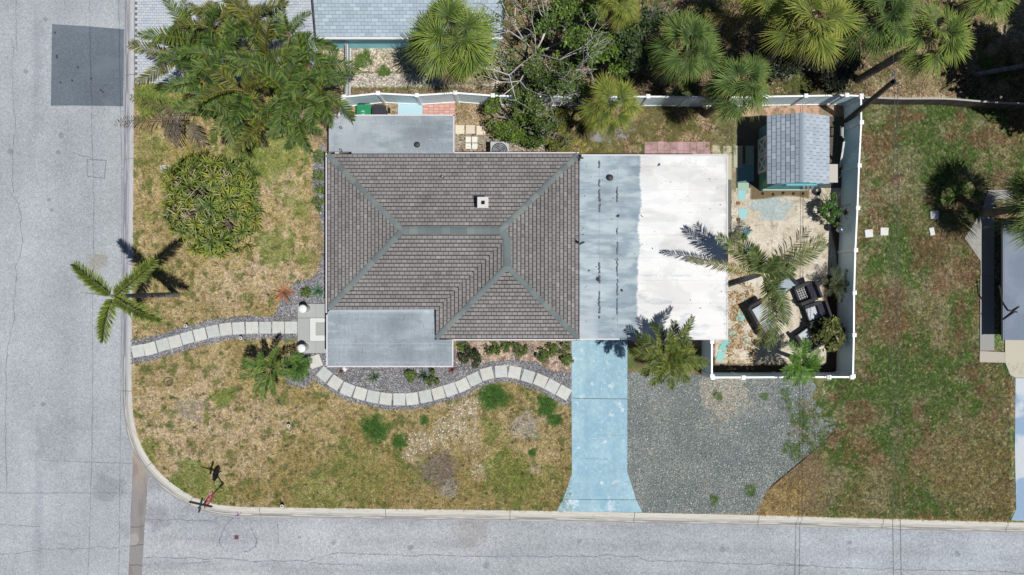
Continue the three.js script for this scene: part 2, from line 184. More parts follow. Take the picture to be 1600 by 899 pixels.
function vacantCol(px, py) {
  const h = n1(px, py, 0.2, 3, 41), m = n1(px, py, 0.09, 4, 19);
  let c = mix([134, 126, 90], [110, 112, 66], ss(0.36, 0.62, 0.85 * n1(px, py, 0.03, 5, 3) + 0.15 * h));
  c = mix(c, [76, 106, 44], 0.92 * ss(0.41, 0.55, 0.68 * n1(px, py, 0.024, 5, 91) + 0.26 * m + 0.06 * h + 0.1 * blob(px, py, 1470, 230, 110) + 0.05 * blob(px, py, 1420, 620, 70) - 0.07 * blob(px, py, 1510, 720, 80)));
  c = mix(c, [164, 151, 132], 0.6 * ss(0.53, 0.68, 0.85 * n1(px, py, 0.032, 5, 44) + 0.15 * h + 0.13 * blob(px, py, 1395, 470, 45) + 0.1 * blob(px, py, 1490, 450, 40) + 0.14 * blob(px, py, 1400, 275, 55)));
  c = mix(c, [132, 92, 74], 0.65 * ss(0.54, 0.68, 0.9 * n1(px, py, 0.03, 4, 65) + 0.1 * h + 0.14 * blob(px, py, 1345, 660, 40) + 0.12 * blob(px, py, 1500, 400, 50) + 0.13 * blob(px, py, 1370, 480, 50) + 0.1 * blob(px, py, 1380, 550, 40) + 0.1 * blob(px, py, 1350, 300, 40)));
  c = mix(c, [136, 122, 80], 0.75 * blob(px, py, 1520, 740, 90, 0.6)); c = mix(c, [150, 128, 110], 0.7 * blob(px, py, 1285, 760, 38, 0.7));
  c = mix(c, [78, 68, 50], 0.35 * ss(0.56, 0.72, 0.5 * n1(px, py, 0.17, 4, 15) + 0.5 * n1(px, py, 0.4, 2, 5)));
  c = mix(c, [180, 170, 150], 0.15 * ss(0.62, 0.74, 0.5 * n1(px, py, 0.12, 4, 27) + 0.5 * n1(px, py, 0.8, 2, 7)));
  c = mix(c, [140, 88, 66], 0.45 * blob(px, py, 1347, 704, 26, 1.1));
  c = mix(c, [132, 120, 74], 0.6 * ss(680, 780, py) * ss(0.35, 0.6, n1(px, py, 0.03, 4, 8)));
  c = mix(c, [76, 66, 48], 0.5 * ss(0.55, 0.7, n1(px, py, 0.3, 3, 15)));
  c = mix(c, [188, 176, 158], 0.5 * ss(0.57, 0.7, n1(px, py, 0.4, 3, 27)));
  if (px < 1325) { const e = (px - 1202) * 90 + (py - 764) * 105; if (e > 0) { c = mix(c, [150, 126, 108], 0.75 * ss(1306, 1264, px + 50 * (n1(px, py, 0.05, 4, 2) - 0.5))); c = mix(c, mix([178, 150, 106], [140, 116, 82], ss(.45, .6, n1(px, py, .12, 4, 9))), 0.75 * Math.max(blob(px, py, 1226, 775, 40, 0.35), blob(px, py, 1205, 790, 26, 0.35))); } }
  c = mix(c, [178, 150, 96], 0.5 * ss(799, 806, py - (px - 1200) * 0.028)); return c;
}
const rgV = [1180, 150, 1620, 830];
const texV = paint(rgV, 74, (px, py, i, j) => rough(vacantCol(px, py), px, py, i, j, 0.55));
const VAC = [[1342, 160], [1640, 166], [1640, 818], ...INNER.filter(p => p[0] > 1010 && p[0] < 1640).reverse(), [1010, 801.6], [1010, 780], [1300, 590], [1330, 583]];
struct('vacant_lot', sheetGeo(VAC, 0, rgV), new THREE.MeshStandardMaterial({ map: texV, roughness: 1, bumpMap: texV, bumpScale: 0.03 }), 'weedy green and rust brown vacant strip right of the white fence');

function yardCol(px, py) {                       // inside the fence, north side and back yard
  let c;
  if (px > 1118) {                               // sandy back yard
    c = mix([208, 197, 176], [224, 214, 196], ss(0.4, 0.6, n1(px, py, 0.06, 4)));
    c = mix(c, [176, 164, 140], 0.7 * ss(0.6, 0.72, n1(px, py, 0.16, 4, 9)));
    c = mix(c, [170, 190, 196], 0.75 * blob(px, py, 1205, 322, 34, 0.5) * (py < 345 ? 1 : 0));
    c = mix(c, [200, 176, 138], 0.8 * ss(0.48, 0.6, n1(px, py, 0.1, 4, 3)) * ss(1172, 1150, px) * ss(410, 440, py));
    c = mix(c, [164, 134, 96], 0.5 * ss(0.57, 0.67, n1(px, py, 0.2, 3, 33)) * ss(1172, 1150, px) * ss(410, 440, py));
    c = mix(c, [205, 175, 150], 0.6 * blob(px, py, 1150, 395, 28));
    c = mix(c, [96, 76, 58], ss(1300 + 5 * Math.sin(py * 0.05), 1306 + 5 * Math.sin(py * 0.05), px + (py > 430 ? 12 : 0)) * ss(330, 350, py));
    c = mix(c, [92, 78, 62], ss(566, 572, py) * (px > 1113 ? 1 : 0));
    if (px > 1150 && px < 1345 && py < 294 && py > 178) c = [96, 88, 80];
    if (py > 290 && py < 312 && px > 1172 && px < 1268) c = mix(c, [122, 104, 78], ss(311, 307, py - 3 * Math.sin(px * 0.06)) * ss(1170, 1176, px) * ss(1267, 1262, px));
    if (px < 1150 && py < 300) c = mix([150, 140, 116], [186, 176, 152], ss(0.4, 0.6, n1(px, py, 0.1, 3)));
    if (py < 182) c = mix([206, 166, 142], [150, 130, 104], ss(0.5, 0.65, n1(px, py, 0.08, 4)));
  } else if (py > 300) { c = mix([96, 80, 64], [170, 140, 116], ss(0.4, 0.6, n1(px, py, 0.08, 4))); c = mix(c, [150, 148, 150], 0.5 * ss(0.5, 0.6, n1(px, py, 0.05, 4, 21))); }
  else {
    c = mix([172, 150, 122], [150, 130, 100], ss(0.4, 0.6, n1(px, py, 0.07, 4)));
    c = mix(c, [112, 116, 58], 0.7 * ss(0.54, 0.66, n1(px, py, 0.09, 4, 70)) * (px > 860 ? 1 : 0.4));
    c = mix(c, [190, 170, 144], 0.5 * ss(0.58, 0.7, n1(px, py, 0.1, 4, 61)));
    c = mix(c, [130, 126, 56], 0.8 * ss(205, 225, py) * ss(990, 900, px) * ss(850, 890, px));
    if (px > 710 && px < 860) c = mix(c, [158, 152, 138], 0.8 * ss(204, 212, py));
    if (px < 712) c = mix(c, [176, 156, 128], 0.6);
  }
  return c;
}
const rgY = [500, 140, 1350, 600];
const texY = paint(rgY, 74, (px, py, i, j) => rough(yardCol(px, py), px, py, i, j, px > 1118 ? 0.14 : 0.42));
struct('back_yard', sheetGeo([[528, 150], [1342, 152], [1331, 585], [1100, 585], [1100, 545], [893, 540], [893, 300], [530, 300]], 0.004, rgY), new THREE.MeshStandardMaterial({ map: texY, roughness: 1, bumpMap: texY, bumpScale: 0.015 }), 'sandy back yard and planted strip inside the white fence');

function woodCol(px, py) {
  let c = mix([104, 92, 68], [146, 128, 100], ss(0.4, 0.6, n1(px, py, 0.06, 5)));
  c = mix(c, [88, 104, 44], 0.8 * ss(0.5, 0.62, n1(px, py, 0.05, 4, 14)));
  c = mix(c, [206, 190, 168], 0.8 * ss(770, 690, px) * (py < 112 ? 1 : 0)); c = mix(c, [188, 180, 168], ss(112, 116, py) * ss(138, 134, py) * ss(760, 700, px));
  c = mix(c, [124, 104, 80], 0.8 * ss(138, 142, py) * ss(760, 700, px));
  c = mix(c, [176, 160, 140], 0.6 * ss(0.5, 0.65, n1(px, py, 0.09, 4, 33)) * (px > 760 && px < 1000 ? 1 : 0.4));
  c = mix(c, [96, 130, 44], blob(px, py, 1200, 4, 40, 0.6)); c = mix(c, [206, 198, 188], 0.85 * blob(px, py, 782, 92, 38, 0.8)); c = mix(c, [184, 164, 136], 0.8 * Math.max(blob(px, py, 1400, 140, 36, 0.6), blob(px, py, 1450, 150, 40, 0.6)));
  c = mix(c, [196, 180, 150], 0.6 * blob(px, py, 1570, 10, 60, 0.6)); return c;
}
const rgF = [500, -70, 1650, 172];
const texF = paint(rgF, 60, (px, py, i, j) => rough(woodCol(px, py), px, py, i, j, 0.5));
struct('neighbour_yard', sheetGeo([[505, -66], [1646, -66], [1646, 168], [1345, 158], [1342, 151], [530, 151], [505, 151]], 0.002, rgF), new THREE.MeshStandardMaterial({ map: texF, roughness: 1, bumpMap: texF, bumpScale: 0.03 }), 'shaded leaf littered ground behind the white fence at the top');

// ---------------------------------------------------------------- driveway, gravel, garden path, small pads
{
  const rg = [866, 520, 1012, 805], t = paint(rg, 90, (px, py, i, j) => {
    let c = mix([154, 193, 211], [167, 204, 218], ss(0.35, 0.65, n1(px, py, 0.03, 4))); c = mul(c, 0.94 + 0.12 * fbm(px * 0.3, py * 0.3, 2));
    for (const [x, y, r] of [[893, 785, 9], [953, 793, 8], [960, 754, 4], [955, 648, 3.5], [972, 640, 4], [968, 630, 3], [908, 620, 4], [905, 700, 3], [945, 690, 2.5], [975, 690, 3], [897, 560, 3], [910, 548, 3], [925, 600, 3], [955, 603, 5], [940, 755, 3]]) c = mix(c, [216, 232, 240], 0.85 * blob(px, py, x, y, r, 1.1, 0.3));
    c = mix(c, [200, 222, 234], 0.7 * ss(0.7, 0.78, n1(px, py, 0.25, 3, 9)));
    c = mix(c, [140, 170, 184], 0.3 * (Math.exp(-(((px - 917) / 6) ** 2)) + Math.exp(-(((px - 958) / 6) ** 2))) * ss(.3, .7, fbm(px * .1, py * .015, 3))); c = mix(c, [126, 176, 204], 0.35 * ss(0.55, 0.75, n1(px, py, 0.05, 4, 19)));
    const e = Math.min(...[[[893, 622], [935, 624], [980, 623]], [[935, 680], [980, 681]], [[905, 716], [950, 718]]].map(L => segDist(px, py + 2 * (vn(px * 0.2, 4) - 0.5), L))); c = mix(c, [110, 140, 160], 0.6 * (1 - ss(0.1, 0.7, e)));
    return mul(c, grain(i, j, 0.09));
  });
  const m = new THREE.MeshStandardMaterial({ map: t, roughness: 0.75 });
  const d = new THREE.Group(); d.name = 'driveway'; d.userData = { kind: 'structure', label: 'pale blue painted concrete driveway flaring towards the kerb' }; scene.add(d);
  for (const q of [[[893, 500], [980.3, 500], [980.3, 623.5], [893, 622]], [[893, 622.6], [980.3, 624.1], [980, 737], [994, 781], [880, 780], [893.5, 740]], [[879.6, 780.6], [994.3, 781.6], [1004, 800.8], [870, 799]]]) part(d, 'slab', uvPlan(slabGeo(q, -0.08, 0.03), rg), m);
}
const pebbleGeo = new THREE.IcosahedronGeometry(1, 0);
function scatter(name, label, geo, mat, n, box, inside, colour, place, seed, parent) {   // countless small pieces: one instanced object
  const r = rngOf(seed), spots = []; let guard = 0;
  while (spots.length < n && guard++ < n * 12) { const px = box[0] + r() * (box[2] - box[0]), py = box[1] + r() * (box[3] - box[1]); const k = inside(px, py); if (k === true || (k && r() < k)) spots.push([px, py]); }
  const m = new THREE.InstancedMesh(geo, mat, spots.length), o = new THREE.Object3D(); m.name = parent ? name : numbered(name);
  spots.forEach(([px, py], i) => { o.rotation.set(0, 0, 0); o.position.set(X(px), 0, Z(py)); place(o, r, px, py); o.updateMatrix(); m.setMatrixAt(i, o.matrix); const c = lin(colour(px, py, r)); m.setColorAt(i, new THREE.Color(c[0], c[1], c[2])); });
  m.userData = { kind: 'stuff' }; if (label) m.userData.label = label; (parent || scene).add(m); return m;
}
const pebMat = new THREE.MeshStandardMaterial({ roughness: 0.9 });
const PATH_N = [[206, 551], [235, 545], [255, 539], [274, 534], [293, 528], [313, 523], [333, 518], [353, 514.5], [373, 513], [394, 512.3], [414.5, 512.2], [435, 512], [455, 512], [466, 512]];
const PATH_S = [[492, 560], [507, 585], [524, 598], [543, 608.5], [563, 615], [583, 620], [603, 623.3], [624, 624], [644, 623.3], [665, 619.5], [685, 614.5], [704, 609], [723, 602], [741, 592.5], [761, 584], [783, 580.5], [804, 582], [825, 588], [845, 595], [863, 604], [881, 613.5], [893, 620]];
const DRIVE_G = smooth([[980, 582], [1060, 583], [1112, 588], [1225, 592], [1246, 597], [1262, 592], [1276, 606], [1268, 622], [1290, 632], [1282, 648], [1302, 656], [1306, 673], [1254, 718], [1202, 763], [1190, 785], [1180, 803.5]], 60).concat([[1090, 802.5], [1004, 800.5], [994, 780], [980, 737]]);
const BED_W = smooth([[508, 222], [494, 238], [488, 280], [494, 320], [502, 350], [504, 395], [492, 430], [470, 440], [448, 452], [436, 475], [428, 500], [466, 498]], 40).concat([[466, 550], [440, 560], [440, 582], [452, 602], [476, 606], [496, 590], [508, 560]]);
const SOIL_S = [[712, 535], [893, 535], [893, 582], [862, 580], [838, 566], [800, 562], [770, 566], [740, 572], [712, 568]];
const BED_S = [[505, 545], [712, 545], [712, 540], [893, 540], [893, 626], ...PATH_S.slice(3).reverse().map(p => [p[0], p[1] + 3]), [507, 585], [494, 560]];
const inBedW = (x, y) => inPoly(BED_W, x, y), nearN = (x, y) => segDist(x, y, PATH_N) < 18.5, nearS = (x, y) => segDist(x, y, PATH_S) < 17;
const gravelBase = (c1, c2, sc) => (px, py, i, j) => mul(mix(c1, c2, ss(0.35, 0.65, n1(px, py, sc, 4))), (0.55 + 0.9 * hash(i >> 1, j >> 1)) * grain(i, j, 0.35));
const ribbon = (line, w) => { const A = [], B = []; line.forEach((p, i) => { const a = line[Math.max(0, i - 1)], b = line[Math.min(line.length - 1, i + 1)], dx = b[0] - a[0], dy = b[1] - a[1], l = Math.hypot(dx, dy); const q = w + 2.2 * Math.sin(i * 2.3); A.push([p[0] - dy / l * q, p[1] + dx / l * q]); B.push([p[0] + dy / l * q, p[1] - dx / l * q]); }); return [...A, ...B.reverse()]; };
{
  const rg = [200, 210, 900, 660], gt = paint(rg, 80, gravelBase([120, 120, 126], [150, 148, 154], 0.06)), gm = new THREE.MeshStandardMaterial({ map: gt, roughness: 1, bumpMap: gt, bumpScale: 0.02 });
  struct('gravel_bed', sheetGeo(BED_W, 0.008, rg), gm, 'grey gravel bed along the left wall of the house');
  struct('gravel_bed', sheetGeo(BED_S, 0.006, rg), gm, 'grey gravel bed between the house and the curved paving');
  const sx = paint([700, 530, 900, 590], 90, (px, py, i, j) => rough(mix(mix([196, 172, 154], [166, 144, 126], ss(0.4, 0.6, n1(px, py, 0.1, 4))), [132, 112, 98], ss(0.56, 0.7, n1(px, py, 0.16, 4, 31))), px, py, i, j, 0.4));
  struct('soil_bed', sheetGeo(SOIL_S, 0.012, [700, 530, 900, 590]), new THREE.MeshStandardMaterial({ map: sx, roughness: 1, bumpMap: sx, bumpScale: 0.02 }), 'tan mulched planting bed under the front eave');
  struct('gravel_bed', sheetGeo(smooth(ribbon(PATH_N, 17.5).concat([ribbon(PATH_N, 17.5)[0]]), 90), 0.010, rg), gm, 'grey gravel margin along the paving from the street');
  struct('gravel_bed', sheetGeo(smooth(ribbon(PATH_S, 16).concat([ribbon(PATH_S, 16)[0]]), 110), 0.0145, rg), gm, 'grey gravel margin along the curved paving to the driveway');
  const rd = [975, 575, 1300, 810], dt = paint(rd, 110, (px, py, i, j) => { let c = mix([118, 130, 130], [146, 152, 150], ss(0.35, 0.65, n1(px, py, 0.03, 4))); c = mix(c, [184, 176, 160], 0.8 * blob(px, py, 1130, 612, 42, 0.5)); return mul(c, (0.66 + 0.66 * hash(i >> 1, j >> 1)) * grain(i, j, 0.35)); });
  struct('gravel_parking', sheetGeo(DRIVE_G, 0.008, rd), new THREE.MeshStandardMaterial({ map: dt, roughness: 1, bumpMap: dt, bumpScale: 0.02 }), 'grey gravel parking area right of the blue driveway');
  const pc = (px, py, r) => { const k = r(); return k > 0.93 ? [222, 218, 212] : k > 0.86 ? [172, 150, 130] : mul([140, 142, 146], 0.68 + 0.6 * r()); };
  const pl = (s, y) => (o, r) => { const q = s * (0.6 + r() * 0.9); o.position.y = y + q * 0.25; o.rotation.set(r() * 6, r() * 6, r() * 6); o.scale.set(q * (0.8 + r() * 0.6), q * 0.7, q * (0.8 + r() * 0.6)); };
  scatter('loose_gravel', 'grey and white pebbles covering the parking area', pebbleGeo, pebMat, 34000, [978, 578, 1292, 806], (x, y) => inPoly(DRIVE_G, x, y) && n1(x, y, 0.05, 3, 6) > ss(1210, 1290, x) * 0.62, (px, py, r) => { const w = blob(px, py, 1130, 612, 42, 0.5); const k = r(); return w > 0.3 && k > 0.4 ? mul([206, 196, 178], 0.75 + 0.4 * r()) : k > 0.92 ? [226, 226, 222] : k > 0.85 ? [170, 148, 126] : mul([148, 156, 153], 0.76 + 0.4 * r()); }, pl(0.021, 0.008), 11);
  scatter('loose_gravel', 'grey pebbles filling the beds round the house and paving', pebbleGeo, pebMat, 19000, [204, 215, 893, 650], (x, y) => inBedW(x, y) || nearN(x, y) || nearS(x, y) || (inPoly(BED_S, x, y) && (!inPoly(SOIL_S, x, y) || n1(x, y, 0.09, 3) > 0.62)), pc, pl(0.023, 0.012), 12);
}
{ const t = thing('edging_strip', 'thin dark edging strip between the parking gravel and the dry bare corner', 'edging', W(1254, 718)); const L = [[1203, 764], [1230, 740], [1258, 717], [1284, 694], [1307, 674]]; for (let i = 0; i + 1 < L.length; i++) partW(t, 'strip', new G().beam(W(...L[i], .03), W(...L[i + 1], .03), .03, .07).build(), M([96, 82, 68], .95)); }
const slabTex = paint([0, 0, 4 * S, 4 * S], 120, (px, py, i, j) => mul([246, 246, 242], (0.93 + 0.1 * fbm(px * 0.05, py * 0.05, 4)) * grain(i, j, 0.06)));
function pavers() {
  const path = new THREE.Group(); path.name = 'garden_path'; path.userData = { kind: 'structure', label: 'curving row of square pale grey concrete pavers round the front garden' }; scene.add(path);
  const ms = [[222, 226, 226], [230, 231, 228], [214, 219, 219], [224, 225, 221]].map(c => new THREE.MeshStandardMaterial({ color: col(c, 1), map: slabTex, roughness: 0.85 }));
  const geo = new RoundedBoxGeometry(0.55, 0.05, 0.55, 1, 0.008); const r = rngOf(5); let n = 0;
  const put = (px, py, a, s = 1) => { const m = part(path, 'paving_slab', geo, ms[n++ % 4]); m.position.set(X(px), 0.028 + r() * 0.008, Z(py)); m.rotation.set((r() - 0.5) * 0.025, -a + (r() - 0.5) * 0.06, (r() - 0.5) * 0.012); m.scale.set(s * (.98 + r() * .035), 1, .98 + r() * .035); };
  const line = (L, i) => Math.atan2(L[Math.min(L.length - 1, i + 1)][1] - L[Math.max(0, i - 1)][1], L[Math.min(L.length - 1, i + 1)][0] - L[Math.max(0, i - 1)][0]);
  for (let i = 0; i < 13; i++) put(i ? PATH_N[i][0] : 216, i ? PATH_N[i][1] : 548.5, line(PATH_N, i));
  put(493, 565, -0.35); for (let i = 1; i < 21; i++) put(PATH_S[i][0], PATH_S[i][1], i === 1 ? 0.72 : line(PATH_S, i));
}
pavers();
function padThing(name, label, polys, c, y1, piece, tex = slabTex) {
  const g = new THREE.Group(); g.name = numbered(name); g.userData = { kind: 'structure', label }; scene.add(g);
  polys.forEach((q, i) => { const cc = Array.isArray(c[0]) ? c[i % c.length] : c; part(g, piece, slabGeo(q, -0.03, y1 + (i % 3) * 0.003), new THREE.MeshStandardMaterial({ color: col(cc, .92), roughness: 0.85 })); }); return g;
}
const rect = (x0, y0, x1, y1) => [[x0, y0], [x1, y0], [x1, y1], [x0, y1]];
const grid = (x0, y0, x1, y1, nx, ny, gap = 0.5) => { const o = []; for (let j = 0; j < ny; j++) for (let i = 0; i < nx; i++) o.push(rect(x0 + (x1 - x0) * i / nx, y0 + (y1 - y0) * j / ny, x0 + (x1 - x0) * (i + 1) / nx - gap, y0 + (y1 - y0) * (j + 1) / ny - gap)); return o; };
padThing('porch', 'grey tiled entrance porch with a pale square inlay', [...grid(466, 475, 522, 497, 2, 1, .25), rect(466, 497.3, 484.5, 533), ...grid(466, 533.3, 522, 552, 2, 1, .25), [[485, 495.9 + 1.4], [522, 497.3], [522, 504], [494, 504], [494, 524], [522, 524], [522, 533], [485, 533]], rect(494.3, 504.3, 522, 523.7)], [[168, 172, 170], [168, 172, 170], [166, 170, 168], [169, 172, 170], [168, 171, 169], [212, 214, 212], [166, 170, 166]], 0.09, 'tile');
padThing('paved_pad', 'three cream square pavers in a row beside the rear flat roof', [rect(711.5, 196, 725.5, 209.5), rect(728, 196, 742, 209.5), rect(744.5, 197, 758.5, 211)], [[222, 212, 190], [212, 202, 182], [224, 212, 190]], 0.05, 'paver');
padThing('paved_pad', 'four small white tiles set in a square in the side gravel', [rect(727.5, 214, 736, 223), rect(737.5, 214, 746, 223), rect(727.5, 224.5, 736, 233), rect(737.5, 224.5, 746, 233)], [[226, 224, 216]], 0.05, 'tile');
padThing('paved_pad', 'brown stepping stones leading along the side of the house', [rect(760, 198, 774, 212), [[808, 216], [822, 222], [820, 226], [806, 222]], [[826, 222], [838, 227], [836, 232], [824, 228]], [[842, 218], [855, 224], [850, 235], [838, 229]], [[858, 228], [872, 230], [870, 236], [856, 235]]], [[186, 152, 126], [196, 172, 150], [176, 130, 104], [182, 170, 156], [172, 160, 144]], 0.04, 'paver');
padThing('paved_pad', 'pale blue concrete pad between the bins and the pink bricks', [rect(622, 161, 660.5, 190)], [[176, 208, 218]], 0.05, 'slab');
padThing('paved_pad', 'pink brick pad against the rear flat roof', grid(661, 160, 711, 190, 6, 7, .35), [[206, 158, 146], [196, 148, 136], [214, 168, 156], [202, 152, 142], [208, 164, 150]], 0.045, 'brick');
padThing('paved_pad', 'pink tiled strip behind the white carport roof', grid(1007, 222, 1109, 262, 10, 3, .3), [[184, 150, 152], [178, 144, 146], [190, 156, 158]], 0.05, 'tile');
padThing('paved_pad', 'narrow concrete planks between the carport and the shed', [rect(1113, 228, 1125, 300), rect(1130, 228, 1143, 380), rect(1146, 228, 1160, 262), rect(1165, 228, 1178, 258)], [[184, 176, 150], [190, 184, 160], [176, 178, 156], [150, 170, 160]], 0.03, 'slab');
padThing('paved_pad', 'turquoise painted slabs left of the shed', [rect(1152, 256, 1178, 284), rect(1153, 285.5, 1170, 298)], [[110, 158, 172], [156, 186, 166]], 0.025, 'slab');
padThing('stepping_stones', 'trail of turquoise painted stepping stones through the sand', [[[1153, 298], [1165, 297], [1166, 312], [1154, 313]], [[1154, 326], [1167, 326], [1167, 342], [1155, 342]], [[1160, 356], [1170, 355], [1172, 368], [1162, 370]], [[1166, 384], [1177, 382], [1180, 402], [1168, 405]], [[1161, 467], [1172, 469], [1170, 481], [1158, 480]], [[1154, 484], [1166, 487], [1161, 505], [1149, 503]], [[1139, 516], [1148, 518], [1147, 530], [1137, 529]], [[1131, 530], [1143, 532], [1135, 549], [1122, 547]], [[1123, 549], [1134, 551], [1128, 566], [1118, 563]], [[1158, 525], [1169, 524], [1170, 540], [1160, 542]], [[1169, 428], [1182, 430], [1181, 448], [1169, 450]]], [[150, 200, 202], [154, 202, 206], [150, 198, 200], [158, 202, 200], [132, 190, 184], [140, 194, 188], [140, 186, 178], [134, 190, 186], [144, 196, 190], [168, 198, 192], [214, 206, 192]], 0.02, 'stepping_stone');
padThing('concrete_path', 'grey concrete path along the pale blue building at the right edge', [[[1507, 372], [1521, 350], [1535, 330], [1544, 297], [1583, 297], [1583, 311], [1553, 312], [1553, 430], [1532, 430], [1531.6, 408]], [[1531.4, 430.5], [1553, 430.5], [1553, 548], [1530.6, 548]], [[1530.5, 548.6], [1569.5, 550.6], [1569.5, 567], [1530, 566]], [[1570, 528], [1640, 528], [1640, 592], [1586, 590], [1578, 586], [1570, 566]]], [[158, 157, 152], [150, 150, 147], [178, 172, 158], [190, 184, 168]], 0.05, 'slab');
{ const rg = [1575, 585, 1700, 825], t = paint(rg, 60, (px, py, i, j) => mul(mix([150, 178, 206], [206, 214, 222], ss(0.4, 0.6, n1(px, py, 0.03, 5))), grain(i, j, 0.12))); struct('driveway', uvPlan(slabGeo([[1587, 591], [1680, 593], [1680, 816], [1580, 813.5], [1588, 795], [1586, 700]], -0.08, 0.02), rg), new THREE.MeshStandardMaterial({ map: t, roughness: 0.85 }), 'worn pale blue driveway at the right edge of the photo'); }
{ // block paving of the neighbour's drive, top left
  const g = new RoundedBoxGeometry(0.19, 0.05, 0.115, 1, 0.006), spots = []; for (let y = -52, j = 0; y < 128; y += 4.25, j++) for (let x = 211 + (j % 2) * 3.4; x < 492; x += 6.8) spots.push([x + 3.4, y + 2]);
  const m = new THREE.InstancedMesh(g, new THREE.MeshStandardMaterial({ roughness: 0.9 }), spots.length), o = new THREE.Object3D(), r = rngOf(3); m.name = 'block_paving'; m.userData = { kind: 'stuff', label: 'grey block paving of the neighbouring drive behind the big palm' };
  spots.forEach(([x, y], i) => { o.position.set(X(x), 0.01 + r() * 0.006, Z(y)); o.updateMatrix(); m.setMatrixAt(i, o.matrix); const c = lin(mix(mix([206, 212, 220], [176, 192, 208], r()), [216, 216, 218], r() * 0.6)); m.setColorAt(i, new THREE.Color(...c)); }); scene.add(m);
  struct('paving_bed', sheetGeo([[210, -54], [494, -54], [494, 60], [420, 124], [330, 130], [210, 128]], 0.003, [0, 0, 100, 100]), M([110, 112, 116], 1), 'grey sand joints under the block paving at the top left');
}

// ---------------------------------------------------------------- the house
const HE = 2.6, HF = 2.52;
const house = thing('house', 'single storey house with grey shingled hip roof and white carport roof', 'house', V(-2, 0, -1));
const shingleMat = VC(0.9), deckMat = M([44, 42, 48], 1);
const x0 = X(510.5, HE), x1 = X(905, HE), z0 = Z(240, HE), z1 = Z(485.5, HE), xw = X(680, HE), z2 = Z(530, HE), SL = 0.26;
const zr = (z0 + z1) / 2, hw = (z1 - z0) / 2, xr = (xw + x1) / 2, ww = (x1 - xw) / 2;
const PA = [x0 + hw, zr], PB = [x1 - hw, zr], PV = [xr, z1 - ww], PC = [xr, z2 - ww];
const roofH = (x, z) => HE + SL * Math.max(Math.min(x - x0, x1 - x, z - z0, z1 - z), z > PV[1] - 0.01 ? Math.min(x - xw, x1 - x, z2 - z) : 0);
const faces = [
  { poly: [[x0, z0], PA, [x0, z1]], o: [x0, z0], u: [0, 1], v: [1, 0] },
  { poly: [[x0, z0], [x1, z0], PB, PA], o: [x0, z0], u: [1, 0], v: [0, 1] },
  { poly: [[x0, z1], [xw, z1], PV, PB, PA], o: [x0, z1], u: [1, 0], v: [0, -1] },
  { poly: [[xw, z1], [xw, z2], PC, PV], o: [xw, z1], u: [0, 1], v: [1, 0] },
  { poly: [[xw, z2], [x1, z2], PC], o: [xw, z2], u: [1, 0], v: [0, -1] },
  { poly: [[x1, z0], [x1, PV[1]], PV, PB], o: [x1, z0], u: [0, 1], v: [-1, 0] },
  { poly: [[x1, PV[1]], [x1, z2], PC, PV], o: [x1, z0], u: [0, 1], v: [-1, 0] }];
function clipTo(sub, poly) {                     // clip a convex polygon to another one
  let area = 0; poly.forEach((p, i) => { const q = poly[(i + 1) % poly.length]; area += p[0] * q[1] - q[0] * p[1]; }); const sg = Math.sign(area);
  for (let i = 0; i < poly.length && sub.length; i++) { const a = poly[i], b = poly[(i + 1) % poly.length], out = []; const side = p => sg * ((b[0] - a[0]) * (p[1] - a[1]) - (b[1] - a[1]) * (p[0] - a[0])); for (let k = 0; k < sub.length; k++) { const p = sub[k], q = sub[(k + 1) % sub.length], sp = side(p), sq = side(q); if (sp >= 0) out.push(p); if ((sp >= 0) !== (sq >= 0)) { const t = sp / (sp - sq); out.push([p[0] + (q[0] - p[0]) * t, p[1] + (q[1] - p[1]) * t]); } } sub = out; }
  return sub;
}
function shingles(face, hfn, course, tab, gapV, gapU, colour, seed, lift = 0.022) {
  const g = new G(), r = rngOf(seed), { poly, o, u, v } = face; let um = 1e9, uM = -1e9, vM = 0; for (const p of poly) { const a = (p[0] - o[0]) * u[0] + (p[1] - o[1]) * u[1], b = (p[0] - o[0]) * v[0] + (p[1] - o[1]) * v[1]; um = Math.min(um, a); uM = Math.max(uM, a); vM = Math.max(vM, b); }
  for (let j = 0; j * course < vM; j++) { const off = um - tab + (j % 2) * tab / 2 + (r() - 0.5) * 0.012; for (let a = off; a < uM; a += tab) {
    const va = j * course + gapV, vb = (j + 1) * course; const P = (s, t) => [o[0] + u[0] * s + v[0] * t, o[1] + u[1] * s + v[1] * t]; const jit = (r() - 0.5) * 0.004;
    const q = clipTo([P(a + gapU / 2, va + jit), P(a + tab - gapU / 2, va + jit), P(a + tab - gapU / 2, vb), P(a + gapU / 2, vb)], poly); if (q.length < 3) continue; let ar = 0; q.forEach((p, i) => { const w = q[(i + 1) % q.length]; ar += p[0] * w[1] - w[0] * p[1]; }); if (Math.abs(ar) < 0.002) continue;
    const c = colour(r, j, q[0][0], q[0][1]), T = q.map(p => { const t = ((p[0] - o[0]) * v[0] + (p[1] - o[1]) * v[1] - va) / (vb - va); return V(p[0], hfn(p[0], p[1]) + lift * (1 - 0.72 * clamp(t)), p[1]); });
    if (ar > 0) T.reverse(); for (let i = 1; i + 1 < T.length; i++) g.tri(T[0], T[i], T[i + 1], c);
    for (let i = 0; i < T.length; i++) { const A = T[i], B = T[(i + 1) % T.length]; const A2 = A.clone(), B2 = B.clone(); A2.y = hfn(A.x, A.z) - 0.002; B2.y = hfn(B.x, B.z) - 0.002; g.quad(A, A2, B2, B, mul(c, 0.7)); }
  } } return g;
}
